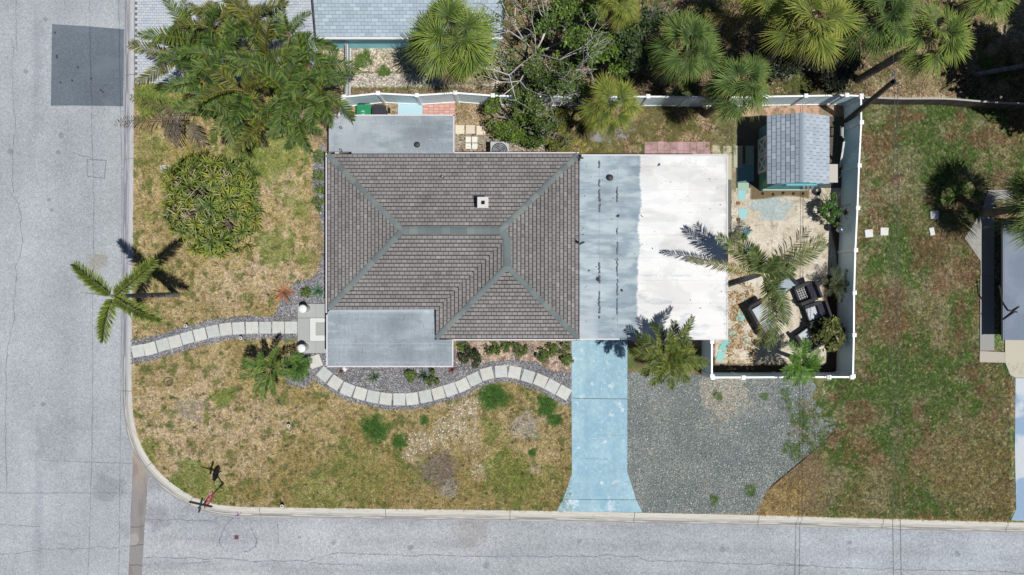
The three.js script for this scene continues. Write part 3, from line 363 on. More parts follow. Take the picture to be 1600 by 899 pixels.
{
  const deck = new G(); for (const f of faces) { const T = f.poly.map(p => V(p[0], roofH(p[0], p[1]), p[1])); for (let i = 1; i + 1 < T.length; i++) deck.tri(T[0], T[i], T[i + 1]); }
  const ring = [[x0, z0], [x1, z0], [x1, z2], [xw, z2], [xw, z1], [x0, z1]]; const rg = ring.map(p => V(p[0], HE, p[1])); rg.forEach((a, i) => { const b = rg[(i + 1) % 6]; deck.quad(a, b, V(b.x, HE - 0.14, b.z), V(a.x, HE - 0.14, a.z)); });
  const roof = partW(house, 'roof', deck.build(), deckMat);
  const shc = (r, j, x, z) => { const wv = (fbm(x * .9 + 3, z * .5, 3) - .5) * .16 + (vn(x * 3.1, z * .6) - .5) * .06; const k = r(); return lin(mul(mix([151, 147, 145], [142, 137, 136], r()), 0.96 + wv + 0.08 * k + (k > 0.95 ? 0.05 : 0) - (k < 0.05 ? 0.06 : 0))); };
  faces.forEach((f, i) => { const g = shingles(f, roofH, 0.161, 0.2135, 0.036, 0.017, shc, 40 + i).build(); g.translate(2, 0, 1); part(roof, 'shingles', g, shingleMat, 'stuff'); });
  const capMats = [[120, 131, 131], [109, 120, 122], [130, 139, 137], [115, 126, 126]].map(c => M(c, 0.85)); const rr = rngOf(8);
  const capLine = (A, B, w) => { const L = Math.hypot(B[0] - A[0], B[1] - A[1]), n = Math.round(L / 0.34), d = [(B[0] - A[0]) / L, (B[1] - A[1]) / L], s = [-d[1], d[0]]; for (let k = 0; k < n; k++) { const g = new G(), t0 = k / n * L - 0.03, t1 = (k + 1) / n * L; const row = (t, lf) => [-w, -w * .4, 0, w * .4, w].map(q => { const x = A[0] + d[0] * t + s[0] * q, z = A[1] + d[1] * t + s[1] * q; return V(x, (Math.abs(q) < w * .5 ? roofH(A[0] + d[0] * t + s[0] * w * .5 * Math.sign(q || 1), A[1] + d[1] * t + s[1] * w * .5 * Math.sign(q || 1)) + 0.012 : roofH(x, z)) + lf, z); }); const a = row(Math.max(0.01, t0), 0.05), b = row(t1, 0.034); for (let i = 0; i < 4; i++) g.quad(a[i + 1], a[i], b[i], b[i + 1]); for (let i = 0; i < 4; i++) { const p = a[i].clone(), q = a[i + 1].clone(); p.y -= 0.04; q.y -= 0.04; g.quad(a[i], a[i + 1], q, p); } for (const i of [0, 4]) { const p = a[i].clone(), q = b[i].clone(); p.y -= 0.05; q.y -= 0.05; g.quad(a[i], p, q, b[i]); } const ge = g.build(); ge.translate(2, 0, 1); part(roof, 'ridge_cap', ge, capMats[Math.floor(rr() * 4)]); } };
  const w = 0.115; capLine([x0 + .03, z0 + .03], PA, w); capLine([x0 + .1, z1 - .1], PA, w); capLine([x1 - .03, z0 + .03], PB, w); capLine([x1 - .03, z2 - .03], PC, w); capLine([xw + .03, z2 - .03], PC, w); capLine(PA, PB, 0.15); capLine(PC, PV, 0.16); capLine(PV, PB, 0.14);
  // fascia boards and gutters
  const wm = M([226, 222, 226], 0.6), edge = (ax, az, bx, bz, y, hgt = 0.15, t = 0.05) => partW(house, 'fascia', new G().beam(V(ax, y - hgt / 2, az), V(bx, y - hgt / 2, bz), t, hgt).build(), wm);
  edge(x0 - .026, z0 - .03, x0 - .026, z1 + .1, HE + .01); edge(X(709, HE), z0 - .03, x1, z0 - .03, HE + .01); edge(X(708, HE), z2 + .03, x1 + .06, z2 + .03, HE + .01);
  { const gut = new G(), zz = z2 + .085; gut.beam(V(X(709, HE), HE - .09, zz), V(x1 + .1, HE - .09, zz), .01, .1); gut.beam(V(X(709, HE), HE - .13, zz - .03), V(x1 + .1, HE - .13, zz - .03), .06, .01); const gt = partW(house, 'gutter', gut.build(), M([214, 206, 206], 0.5)); for (let x = X(712, HE); x < x1; x += 1.1) partW(house, 'gutter_strap', new G().box(x, HE - .03, zz - .03, .03, .012, .08).build(), M([240, 238, 236], 0.5)); }
  // flat roofs
  const mem = (rg, h, fn) => new THREE.MeshStandardMaterial({ map: paint(rg, 90, fn), roughness: 0.8 });
  const flat = (name, pts, rg, y1, th, fn) => { const g = uvPlan(slabGeo(pts, y1 - th, y1, y1), rg, y1); return partW(house, name, g, mem(rg, y1, fn)); };
  const memCol = seed => (px, py, i, j) => { let c = mix([148, 160, 169], [162, 173, 181], ss(0.35, 0.65, n1(px, py, 0.03, 5, seed))); c = mix(c, [182, 192, 200], 0.5 * ss(0.5, 0.7, n1(px * .35, py * 1.6, 0.09, 5, seed + 3))); c = mix(c, [126, 136, 144], 0.35 * ss(0.5, 0.72, n1(px, py, 0.025, 4, seed + 9))); const g = Math.abs((py - 483) % 24 - 12) < 0.5 ? 1 : 0; const ring = n1(px, py, 0.035, 4, seed + 40); c = mix(c, [120, 124, 126], 0.3 * (1 - ss(0, 0.012, Math.abs(ring - 0.56)))); c = mix(c, [196, 202, 206], 0.25 * (1 - ss(0, 0.02, Math.abs(ring - 0.535)))); return mul(c, (1 + 0.05 * g) * grain(i, j, 0.08) * (0.93 + 0.14 * fbm(px * 0.3, py * 1.1, 3)) * (0.96 + 0.08 * vn(px * 1.2, py * 0.1))); };
  flat('flat_roof', [[513.5, 181], [708, 181], [708, 240.5], [549, 240.5], [549, 237], [513.5, 237]], [510, 178, 712, 244], 2.56, 0.16, (px, py, i, j) => { let c = memCol(5)(px, py, i, j); c = mix(c, [196, 206, 212], 0.55 * ss(700, 540, px + 120 * (fbm(px * .03, py * .06) - .5)) * ss(0.3, 0.6, n1(px, py, 0.04, 4))); c = mix(c, [112, 120, 128], 0.5 * Math.exp(-(((px - 655) / 26) ** 2) - (((py - 205) / 18) ** 2))); return c; });
  flat('flat_roof', [[511.5, 572], [511.5, 489], [515, 484.5], [678, 483.5], [679, 531], [706, 531], [706, 572]], [508, 480, 712, 576], 2.655, 0.14, (px, py, i, j) => { let c = memCol(25)(px, py, i, j); c = mix(c, [112, 122, 132], 0.5 * Math.exp(-(((px - 618) / 26) ** 2) - (((py - 508) / 17) ** 2)) + 0.35 * Math.exp(-(((px - 690) / 14) ** 2) - (((py - 548) / 20) ** 2))); c = mix(c, [198, 210, 218], 0.6 * ss(5, 0, Math.abs(py - 486)) + 0.4 * ss(1.2, 0, Math.abs(py - 538 + 2 * vn(px * .1, 2))) + 0.45 * blob(px, py, 670, 497, 12, 1)); return c; });
  flat('flat_roof', [[905.5, 243], [1136, 243.5], [1136, 529.5], [905.5, 529.5]], [900, 238, 1142, 534], 2.57, 0.2, (px, py, i, j) => {
    const wob = 9 * (fbm(py * 0.05, 4, 5) - 0.5) + 2.4 * (vn(py * 0.5, 9) - 0.5) - (py > 300 ? (py - 300) * 0.022 : 0); const e = px - 1001 - wob;
    let b = mix([157, 174, 185], [188, 203, 210], ss(0.35, 0.65, n1(px * .45, py * 1.8, 0.05, 5, 2))); b = mix(b, [206, 220, 228], 0.6 * ss(0.48, 0.7, n1(px * .5, py * 2.6, 0.06, 5, 8)) * ss(995, 930, px)); b = mix(b, [130, 150, 168], 0.6 * ss(0.45, 0.7, n1(px * .6, py * 1.4, 0.06, 5, 13)) * ss(930, 960, px)); b = mix(b, [196, 206, 214], 0.7 * ss(430, 520, py) * ss(940, 925, px));
    let a = mix([250, 250, 249], [230, 229, 226], 0.85 * ss(0.46, 0.7, n1(px * .5, py * 1.4, 0.04, 6, 6)) * (py < 400 ? 1 : 0.35)); a = mix(a, [255, 255, 255], 0.6 * ss(0.48, 0.66, n1(px * .5, py * 2.4, 0.06, 5, 18))); a = mix(a, [208, 216, 221], 0.6 * ss(0.56, 0.68, n1(px * 0.6, py * 1.8, 0.05, 5, 28)) * (py > 430 ? 1 : 0.3)); if (px > 1076 && px < 1103 && py > 266 && py < 316) a = mix(a, [232, 231, 229], 0.4);
    let c = mix(b, a, ss(-0.4, 0.6, e)); c = mix(c, [246, 248, 250], 0.8 * ss(2.2, 0.4, Math.abs(e)) * 0.6);
    const cr = (x, ys, w) => { for (const [p, q] of ys) if (py > p && py < q) { const d = Math.abs(px - x - 1.6 * (fbm(py * 0.35, x, 3) - 0.5) * 2); c = mix(c, [58, 58, 66], 0.92 * (1 - ss(w * (0.4 + 0.9 * vn(py * 0.5, x)), w * (0.5 + 0.9 * vn(py * 0.5, x)) + 0.5, d))); } };
    cr(936.5, [[251, 263], [280, 292], [296, 316], [318, 332], [410, 428], [430, 443], [455, 490], [494, 498]], 1.3); cr(964.5, [[292, 316], [356, 366], [378, 398], [403, 432], [436, 462], [466, 492]], 1.0); c = mix(c, [150, 168, 182], (Math.abs(px - 936.5) < 0.5 || Math.abs(px - 964.8) < 0.4) && py > 250 ? 0.5 : 0);
    c = mix(c, [40, 40, 46], 0.95 * Math.max(blob(px, py, 965.5, 337, 2.6, 0.7, .4), blob(px, py, 934, 437, 3.4, 0.8, .4), blob(px, py, 971.5, 454, 2.4, 0.8, .4), blob(px, py, 920, 423, 1.4, 0.5, .4), blob(px, py, 1030, 257.5, 2.4, 0.9, .4)));
    const ring = n1(px * .8, py, 0.025, 5, 64); c = mix(c, [170, 176, 176], 0.35 * (1 - ss(0, 0.008, Math.abs(ring - 0.55)))); c = mix(c, mul(c, 0.9), 0.5 * ss(0.55, 0.6, ring)); const lap = Math.abs(((py - 243) % 35.5) - 17.7 - 0.6 * (vn(px * .05, py > 400 ? 2 : 5) - .5)); c = mix(c, mul(c, 0.88), (1 - ss(0.1, 0.6, lap)) * (0.3 + 0.6 * vn(px * .08, 3))); c = mix(c, [176, 172, 160], 0.4 * ss(5, 0, 1135 - px) * ss(.35, .6, n1(px, py, .1, 3, 2))); return mul(c, grain(i, j, 0.05)); });
  for (const [a, b, c, d, y] of [[512, 180, 710, 180, 2.565], [709, 179.3, 709, 239, 2.565], [510.5, 492, 510.5, 573, 2.665], [509.6, 573, 707.5, 573, 2.665], [707.2, 531, 707.2, 572, 2.665], [1137, 242.4, 1137, 531, 2.585], [906, 242.2, 1136.2, 242.2, 2.575], [906, 530.4, 1136.2, 530.4, 2.575]]) { const A = W(a, b, y), B = W(c, d, y); edge(A.x, A.z, B.x, B.z, y, 0.17, 0.055); }
  for (const [px, py, r, c] of [[652, 226.5, 0.12, [60, 58, 62]], [953, 278, 0.13, [52, 50, 56]]]) { const p = W(px, py, 2.6); partW(house, 'vent', new THREE.LatheGeometry([[0, .09], [r * .6, .085], [r, .05], [r, .0], [r * .4, 0], [r * .4, -.08]].map(q => new THREE.Vector2(...q)), 14).translate(p.x, 2.64, p.z), M(c, 0.6)); }
  for (const [px, py, h] of [[533, 200, 2.57], [533, 235, 2.57], [692, 277, 2.95]]) { const p = W(px, py, h), g = new G(); g.tube(V(p.x, h - .1, p.z), V(p.x, h + .16, p.z), .055, .055, 10); g.disc(V(p.x, h + .06, p.z), .05, 10); const o = partW(house, 'vent_pipe', g.build(), M([150, 156, 164], 0.6)); }
  { const p = W(906, 379, 2.66), g = new G(); g.beam(V(p.x - .2, 2.68, p.z - .12), V(p.x + .02, 2.68, p.z + .08), .07, .07).beam(V(p.x + .02, 2.68, p.z + .08), V(p.x + .2, 2.66, p.z - .02), .05, .06).tube(V(p.x - .1, 2.6, p.z), V(p.x - .1, 2.86, p.z), .04, .04, 8); partW(house, 'cable_bracket', g.build(), M([36, 36, 40], 0.6)); }
  { const p = W(907, 246, 2.66), g = new G(); g.beam(V(p.x - .14, 2.7, p.z), V(p.x + .12, 2.7, p.z + .04), .06, .06).tube(V(p.x, 2.6, p.z), V(p.x, 2.9, p.z - .03), .03, .03, 8).beam(V(p.x, 2.74, p.z - .1), V(p.x - .04, 2.74, p.z + .16), .05, .05); partW(house, 'cable_bracket', g.build(), M([40, 40, 46], 0.6)); }
  // chimney
  { const h = 3.75, p = W(754.5, 316.5, h), yb = roofH(p.x, p.z) - 0.1, g = new G(), s = 0.44; const cm = M([214, 212, 208], 0.85); g.box(p.x, (yb + h - .06) / 2, p.z, s - .06, h - .06 - yb, s - .06); const ch = partW(house, 'chimney', g.build(), cm); const cap = new G(), q = s / 2, i = 0.075; for (const [a, b, c, d] of [[-q, -q, q, -i], [-q, i, q, q], [-q, -i, -i, i], [i, -i, q, i]]) cap.box(p.x + (a + c) / 2, h - .02, p.z + (b + d) / 2, c - a, .09, d - b); const cg = cap.build(); cg.translate(2, 0, 1); part(ch, 'chimney_cap', cg, M([226, 224, 220], 0.9)); const fl = new G().disc(V(p.x, h - .055, p.z), .09, 10).build(); fl.translate(2, 0, 1); part(ch, 'flue', fl, M([14, 14, 14], 1)); }
  // walls, openings
  const wallM = M([226, 226, 218], 0.9), pane = new THREE.MeshStandardMaterial({ color: 0x1c2830, roughness: 0.1 });
  const wall = (a, b, c, d, hgt = 2.38) => { const g = new G(), th = .18; g.beam(V(a, hgt / 2, b), V(c, hgt / 2, d), th, hgt); partW(house, 'wall', g.build(), wallM); };
  const wx0 = x0 + .5, wx1 = x1 - .1, wz0 = z0 + .45, wz1 = Z(572, HE) - .45, kx = X(706, HE) - .4, kz = z2 - .45, cx1 = X(1136, HE) - .5, cz1 = Z(529, HE) - .5;
  const loop = [[wx0, wz0], [cx1, wz0], [cx1, cz1], [cx1 - 2.6, cz1], [wx1, cz1], [wx1, kz], [kx, kz], [kx, wz1], [wx0, wz1]]; loop.forEach((p, i) => { if (i === 3) return; const q = loop[(i + 1) % loop.length]; wall(p[0], p[1], q[0], q[1], 2.36 + .004 * (i % 2)); });
  wall(X(525, 2.5), Z(190, 2.5), X(700, 2.5), Z(190, 2.5)); wall(X(525, 2.5), Z(190, 2.5), X(525, 2.5), wz0 - .1); wall(X(700, 2.5), Z(190, 2.5), X(700, 2.5), wz0 - .1);
  const win = (x, y, z, w, h, alongX) => { const f = partW(house, 'window', new G().box(x, y, z, alongX ? w + .1 : .24, h + .1, alongX ? .24 : w + .1).build(), M([236, 236, 236], 0.6)); const g = new G().box(x, y, z, alongX ? w : .26, h, alongX ? .26 : w).build(); g.translate(2, 0, 1); part(f, 'pane', g, pane); };
  win(wx0, 1.5, -3, 1.4, 1.1, false); win(wx0, 1.5, -1.2, 1.0, 1.1, false); win(-5, 1.5, wz1, 1.8, 1.1, true); win(-1.2, 1.5, kz, 1.8, 1.1, true); win(1, 1.5, kz, 1.2, 1.1, true); win(cx1, 1.5, -2, 1.4, 1.1, false); win(-3, 1.5, wz0, 1.2, 1, true);
  const dr = partW(house, 'door', new G().box(wx0, 1.05, Z(514), .25, 2.05, .95).build(), M([70, 130, 140], 0.5)); const hd = new G().box(wx0 - .16, 1, Z(514) + .36, .05, .04, .1).build(); hd.translate(2, 0, 1); part(dr, 'handle', hd, M([180, 180, 176], 0.3, { metalness: 1 }));
  const gd = partW(house, 'garage_door', new G().box((wx1 + cx1 - 2.6) / 2, 1.1, cz1, cx1 - 2.6 - wx1 - .2, 2.1, .08).build(), M([232, 232, 232], 0.6)); for (let k = 0; k < 4; k++) { const g = new G().box((wx1 + cx1 - 2.6) / 2, .32 + k * .52, cz1 + .05, cx1 - 2.6 - wx1 - .4, .44, .04).build(); g.translate(2, 0, 1); part(gd, 'door_panel', g, M([238, 238, 238], 0.6)); }
}

// ---------------------------------------------------------------- fences
const vinyl = M([240, 244, 246], 0.45, { k: 0.95 }), vinylBlue = M([212, 236, 246], 0.5, { k: 1 });
function vinylFence(name, label, pts, closed, H = 1.48, drop = []) {  // pts: post tops as pixels
  const P = pts.map(p => W(p[0], p[1], H + .05)); const base = P[0].clone(); base.y = 0; const t = thing(name, label, 'fence', base, 'white vinyl privacy fence runs');
  P.forEach((p, i) => { if (drop.includes(i)) return; const post = part(t, 'post', new RoundedBoxGeometry(.125, H + .06, .125, 1, .012), vinyl); post.position.set(p.x - base.x, (H + .06) / 2, p.z - base.z); const cap = part(post, 'post_cap', new THREE.ConeGeometry(.125, .07, 4).rotateY(Math.PI / 4), vinyl); cap.position.y = (H + .06) / 2 + .036; const cb = part(post, 'post_cap', new THREE.BoxGeometry(.165, .03, .165), vinyl); cb.position.y = (H + .06) / 2; });
  for (let i = 0; i + 1 < P.length; i++) { const A = P[i], B = P[i + 1], L = Math.hypot(B.x - A.x, B.z - A.z) - .13, mx = (A.x + B.x) / 2 - base.x, mz = (A.z + B.z) / 2 - base.z, ry = -Math.atan2(B.z - A.z, B.x - A.x); const n = Math.max(3, Math.round(L / .15)), g = new G(); for (let k = 0; k < n; k++) g.box(-L / 2 + (k + .5) * L / n, H * .5 + .02, (k % 2) * .003, L / n - .006, H - .14, .022); g.box(0, H * .5, 0, L, H - .2, .012); const pn = part(t, 'panel', g.build(), vinylBlue); pn.position.set(mx, 0, mz); pn.rotation.y = ry; for (const [y, h] of [[H - .03, .09], [.09, .12]]) { const rl = part(pn, 'rail', new THREE.BoxGeometry(L + .02, h, .07), vinyl); rl.position.y = y; } }
  return t;
}
vinylFence('vinyl_fence', 'white vinyl fence with pale blue panels running behind the bins and under the palms', [[537, 151], [590.5, 145.5], [651, 148.6], [711, 144.6], [770, 149], [831, 150], [892, 151], [952, 151], [1013, 150.5], [1075, 151], [1137, 151.5], [1199, 150.5], [1260, 149.5], [1324, 148.5], [1346.5, 149.5]]);
vinylFence('vinyl_fence', 'white vinyl fence between the sandy back yard and the vacant grass strip', [[1346.7, 151.6], [1347, 191], [1343.5, 258.5], [1341, 325], [1337.7, 391], [1335.8, 457.5], [1335.4, 523.7], [1334, 588]]);
vinylFence('vinyl_fence', 'white vinyl fence along the bottom of the sandy back yard beside the gravel', [[1332, 589.8], [1296, 589.8], [1229, 590], [1162, 590.3], [1114, 590.4]]);
vinylFence('vinyl_fence', 'short white vinyl fence run between the carport and the gravel parking', [[1113, 588], [1113, 534]]);
vinylFence('vinyl_fence', 'short white vinyl gate run left of the green bin', [[535.5, 152.6], [528, 184]]);
{ // dark wooden fence of the plot behind
  const H = 0.98, line = smooth([[1352, 152], [1400, 154], [1480, 154.5], [1540, 159], [1600, 162], [1680, 164]], 48).map(p => W(p[0], p[1], H)); const t = thing('wooden_fence', 'low dark weathered wooden fence with pale top edge beyond the fence corner', 'fence', V(line[0].x, 0, line[0].z)); const r = rngOf(21);
  const bm = [[84, 74, 66], [70, 62, 58], [96, 84, 74]].map(c => M(c, 0.95, { k: .8 })), tm = M([190, 188, 184], 0.9); const N = line.length - 1;
  for (let i = 0; i < N; i++) { const A = line[i], B = line[i + 1]; const g = new G(); const h = H - .02 - r() * .03; g.beam(V(A.x, h / 2, A.z), V(B.x - (B.x - A.x) * .04, h / 2, B.z), .022, h); partW(t, 'board', g.build(), bm[i % 3]); }
  const g = new G(); for (let i = 0; i < N; i++) g.beam(V(line[i].x, H + .01, line[i].z), V(line[i + 1].x, H + .01, line[i + 1].z), .07, .03); partW(t, 'top_rail', g.build(), tm);
}
{ // picket fence by the neighbour's house
  const t = thing('picket_fence', 'white picket fence between the pale blue house and the vinyl fence', 'fence', V(X(544), 0, Z(150))); const A = W(539.5, 66, 1.15), B = W(538.5, 147, 1.15), n = 24; const geo = new THREE.BoxGeometry(.022, 1.0, .07), wm = M([236, 238, 240], 0.6); const r = rngOf(4);
  for (let i = 0; i < n; i++) { if (i > 9 && i < 12) continue; const p = A.clone().lerp(B, (i + .5) / n); const m = part(t, 'picket', geo, wm); m.position.set(p.x - t.position.x, .6, p.z - t.position.z); m.rotation.x = (r() - .5) * .03; const tip = part(m, 'picket_tip', new THREE.ConeGeometry(.05, .1, 4).rotateY(Math.PI / 4).scale(.35, 1, 1), wm); tip.position.y = .55; }
  for (const y of [.35, .9]) partW(t, 'rail', new G().beam(V(A.x + .04, y, A.z), V(B.x + .04, y, B.z), .03, .08).build(), wm);
}

// ---------------------------------------------------------------- neighbouring buildings
{
  const h = 1.8, eL = X(494, h), eR = X(786, h), eB = Z(57.5, h), eT = eB - 7, base = V((eL + eR) / 2, 0, eB - 3); const t = thing('house', 'pale turquoise house with light blue grey shingle roof at the top edge', 'house', base);
  const hf = (x, z) => h + .02 + .3 * Math.min(eB - z, z - eT), zm = (eB + eT) / 2; const deck = new G(); const q = (a, b, c, d) => deck.quad(V(a, hf(a, b), b), V(c, hf(c, b), b), V(c, hf(c, d), d), V(a, hf(a, d), d)); q(eL, eB, eR, zm); q(eL, zm, eR, eT);
  const roof = partW(t, 'roof', deck.build(), M([120, 136, 150], 1)); const cfn = r => { const k = r(); return lin(mul(mix([172, 190, 204], [186, 202, 214], k), 0.95 + .1 * r())); };
  for (const [f, s] of [[{ poly: [[eL, eB], [eR, eB], [eR, zm], [eL, zm]], o: [eL, eB], u: [1, 0], v: [0, -1] }, 61], [{ poly: [[eL, eT], [eR, eT], [eR, zm], [eL, zm]], o: [eL, eT], u: [1, 0], v: [0, 1] }, 62]]) { const g = shingles(f, hf, .14, .3, .012, .014, cfn, s, .01).build(); g.translate(-base.x, 0, -base.z); part(roof, 'shingles', g, VC(.9), 'stuff'); }
  const wm = M([236, 240, 242], .5); partW(t, 'gutter', new G().beam(V(eL, h - .04, eB + .05), V(eR, h - .04, eB + .05), .1, .1).build(), wm); partW(t, 'bargeboard', new G().beam(V(eL - .02, h + .02, eB), V(eL - .02, hf(eL, zm), zm), .04, .14).beam(V(eR + .02, h + .02, eB), V(eR + .02, hf(eR, zm), zm), .04, .14).build(), M([70, 74, 82], .7));
  for (let x = eL + .8; x < eR; x += 1.02) partW(t, 'gutter_strap', new G().box(x, h + .03, eB + .04, .03, .012, .14).build(), wm);
  const tw = M([160, 226, 242], .8, { k: 1 }), wl = eL + .35, wr = eR - .35, wb = Z(72.5), wt = eT + .5; for (const [a, b, c, d] of [[wl, wb, wr, wb], [wl, wt, wr, wt], [wl, wb - .12, wl, wt + .12], [wr, wb - .12, wr, wt + .12]]) partW(t, 'wall', new G().beam(V(a, h / 2 - .03, b), V(c, h / 2 - .03, d), .2, h - .06).build(), tw);
  const f = partW(t, 'window', new G().box(-3.2, 1.4, wb, 1.2, 1.1, .26).build(), wm); const pg = new G().box(-3.2, 1.4, wb, 1.05, .95, .28).build(); pg.translate(-base.x, 0, -base.z); part(f, 'pane', pg, new THREE.MeshStandardMaterial({ color: 0x1c2830, roughness: .1 }));
}
{ // low building at the right edge
  const h = 1.0, base = W(1630, 430, 0); const t = thing('outbuilding', 'low outbuilding with plain blue grey roof cut off by the right edge', 'building', base); const rg = [1560, 320, 1720, 540];
  const rt = paint(rg, 80, (px, py, i, j) => mul(mix([122, 136, 156], [136, 148, 166], ss(.35, .65, n1(px, py, .03, 4))), grain(i, j, .16)));
  partW(t, 'roof', uvPlan(slabGeo([[1569.5, 345], [1715, 345], [1715, 533.5], [1569.5, 531.5]], h - .06, h, h), rg, h), new THREE.MeshStandardMaterial({ map: rt, roughness: .8 }));
  const wm = M([60, 62, 66], .9), wl = X(1569, h) - .02; partW(t, 'wall', new G().box((wl + .55 + X(1710, h)) / 2, h / 2 - .04, Z(438, h), X(1710, h) - wl - .55, h - .08, Z(528, h) - Z(352, h)).build(), wm); partW(t, 'fascia', new G().beam(V(wl, h - .05, Z(345, h)), V(wl, h - .05, Z(532, h)), .03, .11).build(), M([150, 160, 172], .6));
  const tw = thing('fallen_branch', 'dark forked dead branch lying on the blue grey roof', 'branch', W(1580, 482, h + .01)); const g = new G(); const pts = [[1562, 446], [1566, 470], [1576, 485], [1590, 488]].map(p => W(p[0], p[1], h + .05)); for (let i = 0; i < 3; i++) g.tube(pts[i], pts[i + 1], .035, .03, 6); g.tube(W(1586, 487, h + .05), W(1568, 500, h + .05), .05, .025, 6).tube(W(1584, 486, h + .05), W(1594, 479, h + .05), .04, .015, 6); partW(tw, 'stem', g.build(), M([44, 44, 48], .9));
}
// ---------------------------------------------------------------- garden shed
{
  const he = 2.0, L = X(1198, he), Rr = X(1296.5, he), T = Z(181, he), B = Z(288, he), xm = (L + Rr) / 2 - .06, base = V(xm, 0, (T + B) / 2); const t = thing('garden_shed', 'small garden shed with grey shingled gable roof and painted walls', 'shed', base);
  const hf = (x, z) => he + .42 * (x < xm ? x - L : (Rr - x) * (xm - L) / (Rr - xm)); const deck = new G(); for (const [a, b] of [[L, xm], [xm, Rr]]) { deck.quad(V(a, hf(a), T), V(b, hf(b), T), V(b, hf(b), B), V(a, hf(a), B)); } const roof = partW(t, 'roof', deck.build(), M([92, 100, 112], 1));
  const cf = r => lin(mul(mix([150, 162, 178], [166, 178, 192], r()), .94 + .12 * r())), cg = r => lin(mul(mix([176, 190, 202], [186, 198, 210], r()), .97 + .06 * r()));
  for (const [f, s, c, gv] of [[{ poly: [[L, T], [xm, T], [xm, B], [L, B]], o: [L, T], u: [0, 1], v: [1, 0] }, 71, cf, .022], [{ poly: [[xm, T], [Rr, T], [Rr, B], [xm, B]], o: [Rr, T], u: [0, 1], v: [-1, 0] }, 72, cg, .006]]) { const g = shingles(f, hf, .17, .29, gv, .018, c, s, .014).build(); g.translate(-base.x, 0, -base.z); part(roof, 'shingles', g, VC(.9), 'stuff'); }
  for (let k = 0; k < 11; k++) { const g = new G(), z = T + (k + .5) * (B - T) / 11; g.quad(V(xm - .1, hf(xm - .1) + .026, z - .13), V(xm, hf(xm) + .034, z - .13), V(xm, hf(xm) + .03, z + .13), V(xm - .1, hf(xm - .1) + .022, z + .13)).quad(V(xm, hf(xm) + .034, z - .13), V(xm + .1, hf(xm + .1) + .026, z - .13), V(xm + .1, hf(xm + .1) + .022, z + .13), V(xm, hf(xm) + .03, z + .13)); const e = g.build(); e.translate(-base.x, 0, -base.z); part(roof, 'ridge_cap', e, M([158, 172, 186], .9)); }
  const wl = X(1186.5) , wr = Rr - .15, wt = T + .12, wb = B - .05; const wallT = M([92, 168, 180], .8);
  partW(t, 'wall', new G().box((wl + wr) / 2, he / 2 + .02, wb, wr - wl, he, .06).build(), wallT); partW(t, 'wall', new G().box((wl + wr) / 2, he / 2 + .02, wt, wr - wl, he, .06).build(), wallT); partW(t, 'wall', new G().box(wr, he / 2, (wt + wb) / 2, .06, he - .1, wb - wt - .07).build(), wallT);
  // left wall: painted boards, pair of doors with white bracing
  const nB = 9; for (let k = 0; k < nB; k++) { const z = wt + .03 + (k + .5) * (wb - wt - .06) / nB; const c = [[60, 140, 160], [86, 160, 176], [150, 176, 120], [206, 150, 90], [110, 170, 130]]; for (let j = 0; j < 4; j++) { const cc = k < 6 ? [96, 150, 166] : c[(j + k * 2) % 5]; const g = new G().box(wl, .26 + j * .5, z, .05, .496, (wb - wt - .06) / nB - .008).build(); const w = partW(t, 'wall_board', g, M(cc, .8)); } }
  for (const [a, b] of [[wt + .5, wt + 1.25], [wt + 1.29, wt + 2.05]]) { const d = partW(t, 'door', new G().box(wl - .045, .98, (a + b) / 2, .03, 1.8, b - a).build(), M([108, 172, 186], .8)); const g = new G(), wm = M([236, 238, 236], .6), xx = wl - .075; for (const y of [.12, 1.0, 1.84]) g.box(xx, y, (a + b) / 2, .03, .09, b - a); for (const z of [a + .045, b - .045]) g.box(xx - .002, .98, z, .03, 1.78, .09); for (const [y0, y1] of [[.12, 1], [1, 1.84]]) g.beam(V(xx + .002, y0, a + .05), V(xx + .002, y1, b - .05), .02, .09).beam(V(xx + .004, y1, a + .05), V(xx + .004, y0, b - .05), .02, .09); const e = g.build(); e.translate(-base.x, 0, -base.z); part(d, 'brace', e, wm); }
  const gg = new G().tri(V(L + .1, he, wb), V(Rr - .1, he, wb), V(xm, hf(xm) - .05, wb)).tri(V(L + .1, he, wt), V(xm, hf(xm) - .05, wt), V(Rr - .1, he, wt)); partW(t, 'gable', gg.build(), wallT);
  partW(t, 'wall_board', new G().box((wl + wr) / 2 + .1, 1.7, wb + .05, 1.3, .28, .04).build(), M([120, 214, 224], .6)); partW(t, 'wall_board', new G().box((wl + wr) / 2, .2, wb + .05, wr - wl - .1, .3, .04).build(), M([200, 214, 196], .7)); for (let k = 0; k < 3; k++) partW(t, 'wall_board', new G().box(wr - .5 + k * .18, 1.0, wb + .05, .1, 1.1, .04, undefined, 0, .4).build(), M([206, 208, 210], .7));
  const ub = thing('storage_box', 'pale storage box standing on the right side of the shed', 'box', W(1299, 275)); const p = W(1301, 271, 1.45); partW(ub, 'body', rbox(p.x, .72, p.z, .4, 1.4, .74, .02), M([96, 150, 160], .7)); partW(ub, 'lid', rbox(p.x, 1.45, p.z, .46, .06, .8, .02), M([206, 200, 190], .7));
